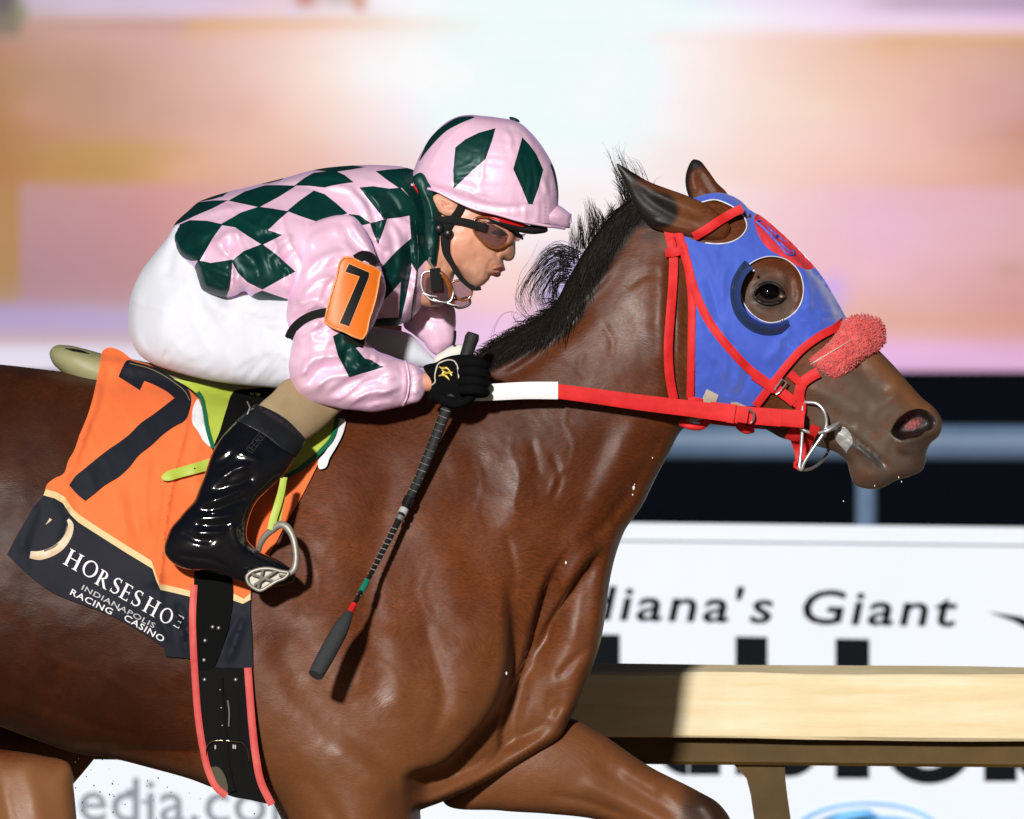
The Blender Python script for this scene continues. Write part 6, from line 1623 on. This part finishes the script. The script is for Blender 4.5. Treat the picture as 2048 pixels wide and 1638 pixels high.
# ---- near sleeve
sl_out = [(600,455),(622,446),(650,436),(680,430),(704,432),(722,448),(738,474),(750,505),(764,540),(772,572),(768,600),(758,626),(748,650),(736,668),(732,682),(744,694),(756,703),(776,710),(800,719),(820,724),(836,732),(848,746),(852,766),(848,790),(838,803),(822,808),(799,814),(772,820),(747,824),(716,821),(688,818),(662,813),(636,807),(611,799),(594,790),(586,776),(580,752),(577,728),(580,700),(584,678),(578,660),(573,640),(574,620),(580,592),(586,566),(592,540),(596,505),(596,478)]
slq = [spline([(*q, 'c') for q in T3(d)], 4) for d in ([(1016,1092),(1060,1066),(1130,1080),(1206,1100),(1196,1140),(1150,1160),(1200,1220),(1240,1230),(1270,1250),(1312,1270),(1250,1290),(1180,1310),(1112,1332),(1080,1270),(1044,1200)],)]
sl_rel = [('r', [(610,500),(640,470),(690,455)], 14, 5), ('r', [(600,560),(640,520),(690,505),(720,520)], 9, 6), ('r', [(610,580),(650,540),(690,530)], 8, -5), ('r', [(600,600),(640,560),(680,560)], 8, 5), ('r', [(640,610),(660,570),(680,545)], 7, -4), ('r', [(700,440),(720,470),(745,500)], 9, 6), ('r', [(690,460),(715,490),(742,510)], 6, -5), ('r', [(680,480),(710,505),(745,515)], 8, 5),
  ('r', [(574,655),(592,640),(625,626),(660,622)], 8, -13, .1, .2), ('r', [(590,610),(620,600),(660,600)], 12, 7), ('r', [(582,690),(605,660),(650,645)], 12, 7),
  ('r', [(600,760),(620,725),(670,712),(700,716)], 9, 9), ('r', [(615,775),(640,740),(690,735)], 7, -7), ('r', [(625,785),(660,755),(700,750),(740,745)], 8, 6), ('r', [(650,800),(690,770),(740,760),(790,745)], 9, -5), ('r', [(680,808),(730,790),(780,780),(820,770)], 9, 5), ('r', [(700,690),(690,720),(700,745)], 7, -5), ('r', [(720,700),(715,725),(735,740)], 6, 5), ('r', [(735,690),(745,705),(740,725)], 5, -6), ('r', [(745,705),(752,720),(745,735)], 5, 5),
  ('r', [(752,545),(764,560),(768,580)], 7, 8), ('r', [(740,560),(756,580),(760,600)], 6, -7), ('r', [(820,730),(824,765),(818,804)], 5, -6, .1, .1), ('r', [(808,724),(812,765),(806,810)], 4, 4, .1, .1), ('r', [(838,740),(830,750)], 4, 4), ('r', [(842,762),(830,768)], 4, 4), ('r', [(840,784),(830,786)], 4, 4), ('r', [(760,715),(780,750),(770,800)], 18, 6), ('w', 112, 130, 30, 10, 101, [(640,540,1),(620,700,.6),(720,770,.3),(840,770,0)]), ('w', -25, 140, 24, 9, 105, [(640,540,.3),(620,760,1),(760,770,1),(840,770,0)]), ('n', 90, 6, 106), ('b', (640,560), 45, 60, 15, 12), ('b', (610,760), 30, 30, 0, 8)]
sl_rel += [('w', -30, 44, 11, 5, 195, [(600,660,1),(620,640,1),(745,560,1),(830,770,1),(650,480,.1),(700,780,.3),(620,760,.3)]), ('w', 100, 40, 10, 4, 197, [(745,520,1),(700,440,.6),(600,480,.5),(600,640,.8),(740,700,1),(820,760,.6),(680,770,.1)])]
sl_rel = [((it[0], it[1], it[2] * .9, it[3] * 1.5) + tuple(it[4:])) if it[0] == 'r' and it[3] > -10 and it[1][0][0] < 790 else it for it in sl_rel]
SLV = Shell(sl_out, [(650,500,.62),(620,640,.8),(620,740,.8),(760,770,.85),(840,770,.85)], [(660,460,-165),(650,560,-205),(620,690,-228),(640,760,-232),(760,770,-220),(845,770,-200)], gs=3, step=4, relief=sl_rel)
slv = shell_obj('sleeve', SLV, [M_pink, M_grn], person, cons=slq, regions=[(slq[0], 1)], spacing=4.5)
SB = Baked(SLV, 560, 870, 420, 840, 3)
tube('cuff_piping', np.c_[L := spline([(812,723),(817,745),(818,770),(814,795),(806,811)], 3, False), SB.front(L) - 1.5], 1.8, M_pink, slv, n=6)
ribbon('arm_band', [(577,680),(584,664),(600,646),(622,633),(648,626),(664,624)], 17, M_strap, SB, person, off=0, th=4)
ribbon('arm_band', [(694,668),(716,680),(730,684)], 26, M_strap, SB, person, off=-1, th=4)
ribbon('arm_band', [(712,520),(726,512),(742,516),(752,530)], 20, M_bits, SB, person, off=0, th=4)
# arm number
nb_out = [(690,516,'c'),(700,516),(724,526),(756,540),(762,545),(760,556),(752,600),(740,640),(731,672),(726,678),(716,676),(690,664),(658,650),(652,644),(654,630),(664,590),(676,550),(684,522)]
def armw(p): return -300 + (p[:, 0] - 700) * .22 + (p[:, 1] - 600) * -.10 + ((p[:, 0] - 706) / 60) ** 2 * 14
class AS:
    def front(s, p): return np.minimum(armw(np.asarray(p)), smooth_any(p))
def smooth_any(p): return SB.front(np.asarray(p)) * 0 + 999
num = thing('arm_number', 'orange number 7 card strapped to the pink sleeve', 'number card', ((706-1024)/S, -.29, ZC + .2))
sheet('card', nb_out, AS(), M_num, num, off=0, th=6, spacing=8, rim=1.5)
L = spline(nb_out, 3); tube('card_edge', np.c_[L, armw(L) - .5], 2.2, M_numedge, num, n=6, closed=True)
s7 = T3([(1112,675),(1222,722),(1222,742),(1108,1028),(1062,1012),(1178,740),(1094,712)])
M_num7 = mat('black_digit', (.007, .007, .008), .5, spec=.3)
class A7:
    def front(s, p): return armw(np.asarray(p))
sheet('digit_outline', [(*p, 'c') for p in T3([(1106,664),(1230,716),(1230,748),(1112,1040),(1050,1018),(1166,746),(1082,718)])], A7(), M_numedge, num, off=1.2, th=1.6, spacing=9)
sheet('digit', [(*p, 'c') for p in T3([(1110,670),(1226,719),(1226,745),(1110,1034),(1056,1015),(1172,743),(1088,715)])], A7(), M_num7, num, off=2.0, th=2, spacing=9)
# ---- far sleeve and cuff
FS_ = Shell([(838,590),(862,592),(888,600),(906,612),(911,640),(909,664),(906,686),(890,700),(874,710),(858,700),(846,684),(826,668),(806,652),(812,620)], .8, 95, gs=3, step=4, relief=[('r', [(846,630),(876,638),(908,632)], 5, -5), ('r', [(850,615),(880,622),(905,618)], 6, 5), ('r', [(850,650),(870,670),(880,700)], 12, 5), ('w', 30, 40, 12, 4, 111)], back_relief=[])
fsl = shell_obj('far_sleeve', FS_, M_pink, person, spacing=5)
ribbon('far_arm_band', [(909,660,55),(909,674,50),(906,690,50)], 6, M_strap, None, person, th=3)
FG = Shell([(866,724),(870,712),(884,702),(900,692),(916,688),(928,690),(930,704),(922,716),(900,730),(880,734)], .8, 60, gs=2.5, step=3, relief=[('n', 14, 2, 113)])
shell_obj('far_glove', FG, mat('cream_glove', (.70, .68, .62), .7), person, spacing=4)
# ---- near glove
GLS = Shell([(848,732),(858,728),(872,725),(884,718),(897,713),(912,710),(930,709),(948,710),(960,718),(970,730),(976,744),(974,760),(966,770),(959,778),(956,790),(948,802),(936,808),(920,812),(900,806),(880,804),(866,802),(854,796),(858,786),(862,776),(858,756)], .62, [(860,765,-206),(960,750,-226)], gs=2.5, step=3,
             relief=[('n', 16, 2, 121), ('r', [(930,716),(936,750),(930,790)], 6, -3)])
mb = MB(); mb.add(shell_geo(GLS, spacing=4, rings=(.6, 1.8)))
for (y0, ln, tip) in ((726, 1.0, -4), (744, 1.08, 0), (763, 1.0, 2), (780, .86, 3)):
    k = ln
    P = [(922, y0, -250), (944*1, y0 - 2, -266), (964 * 1 + 6*(k-1), y0 + 2, -256), (972 + 8*(k-1), y0 + 5, -236), (966, y0 + 8, -214), (952, y0 + 9 + tip*.3, -206)]
    mb.add(tube_geo(P, [10, 11, 10.5, 9.5, 8.5, 6.5], n=10, step=4)); mb.add(ball_geo((952, -1, 0), .1, 6, 4)) if False else None
P = [(872, 792, -226), (894, 802, -246), (916, 806, -256), (936, 800, -252), (948, 792, -240)]
mb.add(tube_geo(P, [10, 11.5, 11, 9, 6.5], n=10, step=4))
glove = mb.build('glove', M_glove, person)
GB_ = Baked(GLS, 840, 985, 700, 820, 2)
L = spline([(857,776),(864,770),(870,765),(870,752),(873,738),(877,728),(886,723),(900,720),(908,722),(914,730),(917,746),(918,758),(920,766),(928,771)], 2.5, False)
tube('glove_piping', np.c_[L, GB_.front(L) - 1.5], 1.5, mat('cream_piping', (.62, .56, .50), .5), glove, n=6)
for pts in ([(879,734),(886,737),(893,736),(899,741)], [(884,740),(892,746),(900,746),(904,752)], [(878,752),(886,750),(893,753),(899,760)], [(889,742),(886,748),(890,753)], [(899,741),(903,746),(906,745)]):
    L = spline(pts, 2, False); tube('glove_emblem', np.c_[L, GB_.front(L) - 1.5], [1.2, 2.6, 2.6, 1.2], M_goldp, glove, n=6)

# ---- helmet with satin cover
hel_out = [(821,366),(823,350),(828,335),(836,314),(846,296),(858,276),(874,258),(892,242),(914,231),(938,227),(962,229),(984,231),(1004,234),(1022,237),(1041,244),(1058,258),(1074,276),(1089,297),(1100,316),(1109,336),(1114,356),(1117,378),(1117,402),(1112,440),(1090,480),(1040,500),(980,500),(920,480),(870,446),(838,410),(826,386)]
brim = spline([(800,366),(834,375),(868,380),(906,399),(947,417),(995,428),(1049,442),(1090,446),(1140,446)], 4, False)
C2 = lambda pts: [(780 + x / 3.7225, 200 + y / 3.7225) for x, y in pts]
hd = [[(486,350),(560,290),(660,240),(786,205),(760,300),(710,440),(640,500),(560,575),(472,660),(472,560),(470,520)],
      [(985,272),(1040,330),(1090,400),(1142,515),(1110,640),(1062,775),(1030,772),(980,650),(917,512),(950,400)],
      [(216,450),(250,360),(290,280),(400,180),(520,118),(630,118),(520,170),(420,225),(330,310),(270,380)],
      [(1196,470),(1225,500),(1250,600),(1254,680),(1250,740),(1236,640),(1215,540)]]
hd = [spline([(*q, 'c') for q in C2(d)] if i < 2 else C2(d), 4) for i, d in enumerate(hd)]
hel_rel = [('r', [(985,236),(970,300),(960,380)], 3, 2.2, .1, .2), ('r', [(1040,246),(1066,300),(1076,400)], 3, 2.0, .1, .2), ('r', [(960,229),(900,270),(850,350)], 3, 2.0, .1, .2), ('r', [(830,366),(870,376),(930,400),(1000,414),(1080,410)], 6, -5), ('r', [(840,350),(900,372),(980,396)], 8, 3), ('r', [(1080,350),(1098,390)], 5, 4), ('r', [(1100,340),(1104,400)], 5, -4),
  ('r', [(910,352),(935,346),(960,330)], 3, -2), ('r', [(908,340),(930,332),(955,318)], 3, 2), ('r', [(1010,260),(1022,280),(1016,300)], 5, 4), ('r', [(1024,250),(1016,262)], 4, -3), ('w', 12, 60, 10, 4.5, 131, [(960,380,1),(1090,390,1),(940,280,.1),(860,340,.4)]), ('w', 84, 46, 9, 4, 132, [(960,390,1),(1095,380,1),(940,300,.1),(1060,260,.4)]), ('n', 30, 2.5, 133)]
HEL = Shell(hel_out, [(960,330,1.12)], -18, gs=4, step=4, relief=hel_rel)
V, F, M = shell_geo(HEL, hd + [np.vstack([brim, brim[::-1] + [0, .01]])], [(d, 1) for d in hd], spacing=4.5)
cF = V[F][:, :, :2].mean(1); keep = cF[:, 1] < np.interp(cF[:, 0], brim[:, 0], brim[:, 1])
helmet = link('helmet', V, F[keep], [M_pink, M_grn], M[keep], person)
V, F = ball_geo((1029, -18, 237), (11, 11, 4.5), 12, 6); V = [(x, y + (x - 1029) * .35, z_) for x, z_, y in V]
link('helmet_button', V, F, M_grn, None, helmet)
PK = Shell([(1010,430),(1050,424),(1085,414),(1114,408),(1144,427,'c'),(1140,455,'c'),(1095,454),(1049,446)], [(1030,430,2.0),(1080,430,2.6),(1140,440,1.6)], -20, gs=2.5, step=3,
           relief=[('r', [(1062,424),(1090,426),(1130,436)], 4, 3), ('r', [(1010,434),(1060,440),(1110,446)], 4, -4), ('w', 15, 30, 7, 3, 137)])
shell_obj('peak', PK, M_pink, helmet, spacing=4)
# brim edge roll along the near side, red lining and black shell below it
L = spline([(822,368),(845,374),(870,380),(906,398),(947,416),(995,428),(1045,442),(1090,450),(1130,456)], 4, False)
wb = np.interp(L[:, 0], [822, 870, 960, 1050, 1100, 1132], [-60, -105, -122, -108, -80, -30])
tube('brim_roll', np.c_[L, wb], [2.5, 3.2, 3.2, 3.2, 3, 2.5], M_pink, helmet, n=8)
for pts, m_, nm in (([(826,368),(840,376),(852,386),(846,392),(832,382)], M_redin, 'red_liner'), ([(950,418),(1000,433),(1050,447),(1062,452),(1052,458),(1030,454),(985,440)], M_redin, 'red_liner'), ([(960,424),(1000,438),(1050,450),(1094,452),(1096,460),(1076,467),(1050,466),(1020,457),(985,444)], M_bits, 'inner_peak')):
    sh_ = Shell(pts, 1.0, [(840,380,-70),(1000,440,-92),(1090,458,-60)], gs=1.5, step=3); shell_obj(nm, sh_, m_, helmet, spacing=4)
for pts in ([(1058,420),(1070,410),(1084,412),(1094,420),(1086,426),(1070,424)], [(1118,424),(1128,418),(1142,428),(1142,446),(1130,438),(1122,432)], [(1090,424),(1098,428),(1106,432),(1100,438),(1090,434)]):
    sh_ = Shell(pts, .9, [(1060,420,-70),(1140,430,-24)], gs=1.2, step=2.5, relief=[('w', 20, 10, 5, 3, 140)]); shell_obj('tie_knot', sh_, M_pink, helmet, spacing=3)
# chin harness
HB = Baked(Over(HEAD, earS), 795, 1090, 240, 610, 2.5)
harn = ribbon('chin_strap', [(926,404),(918,420),(904,440),(894,455),(890,480),(892,505),(904,528),(916,548),(932,566),(950,577),(962,576)], lambda t: np.interp(t, [0, .2, .35, .6, 1], [15, 15, 20, 11, 8]), M_strap, HB, helmet, off=2, th=3.5)
ribbon('rear_strap', [(852,392),(862,412),(874,430),(888,450)], 13, M_strap, HB, helmet, off=2, th=3.5)
for c in ((878,456),(896,466)):
    V, F = ball_geo((c[0], HB.front(np.array([c]))[0] - 8, c[1]), (10, 6, 11), 10, 6); V = [(x, z_, y) for x, y, z_ in V]
    link('strap_adjuster', V, F, M_bits, None, helmet)
# ---- racing goggles
gog = thing('goggles', 'clear racing goggles with amber rim worn over the eyes', 'goggles', ((1000-1024)/S, -.07, ZC + .34))
gl = [(946,448),(952,436),(970,434),(1000,442),(1024,454),(1034,468),(1030,476),(1018,486),(1004,494),(990,496),(974,490),(958,476),(948,462)]
def gw(p): return np.interp(p[:, 0], [940, 970, 1000, 1020, 1036], [-96, -92, -78, -58, -30])
GLp = spline(gl, 2.5)
lens = Shell(gl, .25, [(945,450,-90),(1000,470,-76),(1034,470,-34)], gs=1.5, step=2.5); shell_obj('lens', lens, M_lens, gog, spacing=4)
tube('lens_rim', np.c_[GLp, gw(GLp) - 1], 2.6, M_amber, gog, n=7, closed=True)
L = spline([(1010,452),(1024,460),(1034,468),(1042,472),(1046,478)], 2.5, False); tube('brow_bar', np.c_[L, gw(L) - 4], [3, 6, 6, 5, 2], M_bits, gog, n=7)
sheet('far_lens_edge', [(1030,478),(1036,470),(1046,466),(1052,466),(1044,474),(1034,482)], None, M_lens, gog, off=0, th=4, spacing=4, wfun=lambda p: np.full(len(p), -8.0))
ribbon('goggle_strap', [(866,436),(884,438),(910,440),(940,446),(958,452),(973,455)], lambda t: np.interp(t, [0, .3, 1], [10, 14, 17]), M_strap, Over(HB, lift=1), gog, off=5, th=4)
sheet('brow_shade', [(988,444),(1010,452),(1026,462),(1022,472),(1004,470),(992,458)], None, mat('dark_brow_shadow', (.03, .022, .02), .5), gog, off=0, th=2, spacing=4, wfun=lambda p: gw(p) + 14)  # dark sheet behind the lens paints in the shade under the peak
# ---- spare goggles hanging at the throat
spg = thing('goggles', 'spare clear goggles hanging under the chin of the jockey', 'goggles', ((890-1024)/S, -.1, ZC + .22))
g1 = spline([(842,560),(846,546),(862,542),(884,548),(900,566),(906,588),(900,602),(882,604),(860,598),(846,582)], 2.5); g2 = spline([(902,566),(918,560),(936,566),(944,580),(940,594),(924,600),(910,592)], 2.5)
g3 = spline([(904,600),(920,598),(938,596),(940,606),(928,614),(912,614)], 2.5)
for L, w0_, m_ in ((g1, -112, M_steel), (g2, -86, M_amber), (g3, -80, M_bits)):
    tube('rim', np.c_[L, np.full(len(L), w0_)], 2.4, m_, spg, n=7, closed=True)
    V, F, M = sheet_geo(L, None, off=0, th=2, spacing=5, wfun=lambda p: np.full(len(p), w0_ + 4.0) - 6 * np.exp(-((p[:, 0] - L[:, 0].mean()) / 20) ** 2)); link('lens', V, F, M_lens, None, spg)
ribbon('strap', [(870,536,-118),(872,560,-122),(874,582,-122)], 22, M_strap, None, spg, th=3)
tube('amber_arm', [(866,540,-120),(884,548,-122),(898,570,-118),(902,592,-106),(906,612,-96)], [3,5,6,6,4], M_amber, spg, n=8, step=3)
for q in ((846,586,-116),(866,598,-120),(890,604,-116)): tube('rim_glint', [q, (q[0]+14, q[1]+5, q[2]-1), (q[0]+28, q[1]+7, q[2]+2)], 1.6, M_steel, spg, n=5)
ribbon('neck_strap', [(866,508,-90),(858,520,-98),(866,536,-112),(872,545,-116)], 6, M_steeld, None, spg, th=2)

# ---- whip in the near hand
whp = thing('whip', 'black riding whip with red and green bands held pointing down', 'whip', ((790-1024)/S, -.3, ZC - .2))
wp0 = np.array([(944,676,-214),(923,740,-212),(900,802,-226),(866,890,-268),(840,954,-304),(813,1010,-330),(780,1076,-368),(745,1143,-408),(727,1176,-426),(696,1232,-456),(635,1345,-515)], float)
gap = np.interp(wp0[:, 1], [676, 802, 954, 1143, 1200, 1345], [0, 0, 36, 74, 100, 190])
wp = wp0.copy(); wp[:, 2] = np.where(wp0[:, 1] < 820, wp0[:, 2], HS.front(wp0[:, :2]) - gap - 12)
for _ in range(3): wp[3:-1, 2] = (wp[2:-2, 2] + 2 * wp[3:-1, 2] + wp[4:, 2]) / 4
def wat(t):
    d = np.r_[0, np.cumsum(np.linalg.norm(np.diff(wp[:, :2], axis=0), axis=1))]; d /= d[-1]
    return np.array([np.interp(t, d, wp[:, k]) for k in range(3)])
def wseg(name, t0, t1, r, m, n=12, k=None):
    ts = np.linspace(t0, t1, max(3, int((t1 - t0) * 60))); return tube(name, [wat(t) for t in ts], r, m, whp, n=n)
M_grip = mat('black_rubber_grip', (.013, .014, .014), .7, bump=[(90, .5, .002, 'n')])
M_foamw = mat('grey_foam_flap', (.032, .034, .038), .85, bump=[(150, .4, .002, 'n')])
wseg('handle', .0, .47, [14, 12, 11, 11, 11, 10.5, 9.5, 8.5], M_grip)
tube('handle_cap', [wat(0) + (3, -9, -1), wat(0), wat(.012)], [12, 15, 14], M_grip, whp, n=14)
wseg('shaft', .45, .81, [8, 6.5, 5.4, 4.6, 4.6], M_bits)
for k in range(24):
    t = .012 + k * .0195
    if .035 < t < .165: continue
    if t > .455: break
    q = wat(t); a = np.array([-1, -.12, 0]) ; rr = np.interp(t, [0, .47], [12, 9.2])
    tube('grip_line', [q + (-rr, -3, -2), q + (-rr * .6, -1.5, -rr * .8), q + (0, 1, -rr - .3), q + (rr * .6, 3, -rr * .8)], .8, mat('grip_line_grey', (.3, .3, .3), .6) if k == 0 else bpy.data.materials['grip_line_grey'], whp, n=4)
for k in range(14):
    t = .555 + k * .0155; q = wat(t); rr = np.interp(t, [.45, .81], [8.5, 5])
    tube('shaft_binding', [q + (-rr, -2, -1), q + (-rr * .4, 0, -rr), q + (rr * .6, 2, -rr * .8)], .8, bpy.data.materials['grip_line_grey'], whp, n=4)
wseg('collar', .465, .485, 11, M_bits); wseg('silver_ring', .497, .512, [9.3, 9.3, 9.3], M_grayp); wseg('collar', .520, .532, 9, M_steeld)
wseg('green_band', .715, .748, [6.6, 6.6, 6.6], mat('teal_band', C(20, 140, 110, .8), .45)); wseg('red_band', .786, .815, [6.4, 6.6, 7], M_redb)
wseg('flap', .812, 1.0, [8, 13.5, 16.5, 17, 17, 17, 16.5, 15], M_foamw, n=16)
# ---- flying drops of sweat
mb = MB()
for (x, y, w_, r) in ((1323,884,-40,4),(1306,916,-60,1.6),(1269,935,-60,2),(1269,968,-60,3),(1268,976,-60,4.2),(1266,990,-60,2),(1132,1126,-120,3),(1013,1345,-260,3),(1752,972,-40,1.6),(1800,955,-40,1.8),(1806,964,-30,1.6),(1690,1003,0,1.5),(1250,985,-50,1.4)):
    mb.add(ball_geo((x, y, w_), (r * .7, r * 1.2, r * .7), 8, 6))
tag(mb.build('sweat_drops', mat('water_drop', (.75, .75, .75), .1, spec=.8), None), 'tiny white drops of sweat flying off the galloping bay horse', 'drops', kind='stuff')
mb = MB(); R = random.Random(9)
for i in range(90):
    x = R.uniform(150, 560); y = R.uniform(1512, 1636); r = R.uniform(.7, 1.9)
    if y < 1515 + (x - 150) * .22: continue
    mb.add(ball_geo((x, y, R.uniform(-250, 250)), (r,) * 3, 5, 4))
tag(mb.build('flying_dirt', M_dirt, None), 'fine specks of track dirt flying under the belly', 'dirt', kind='stuff')
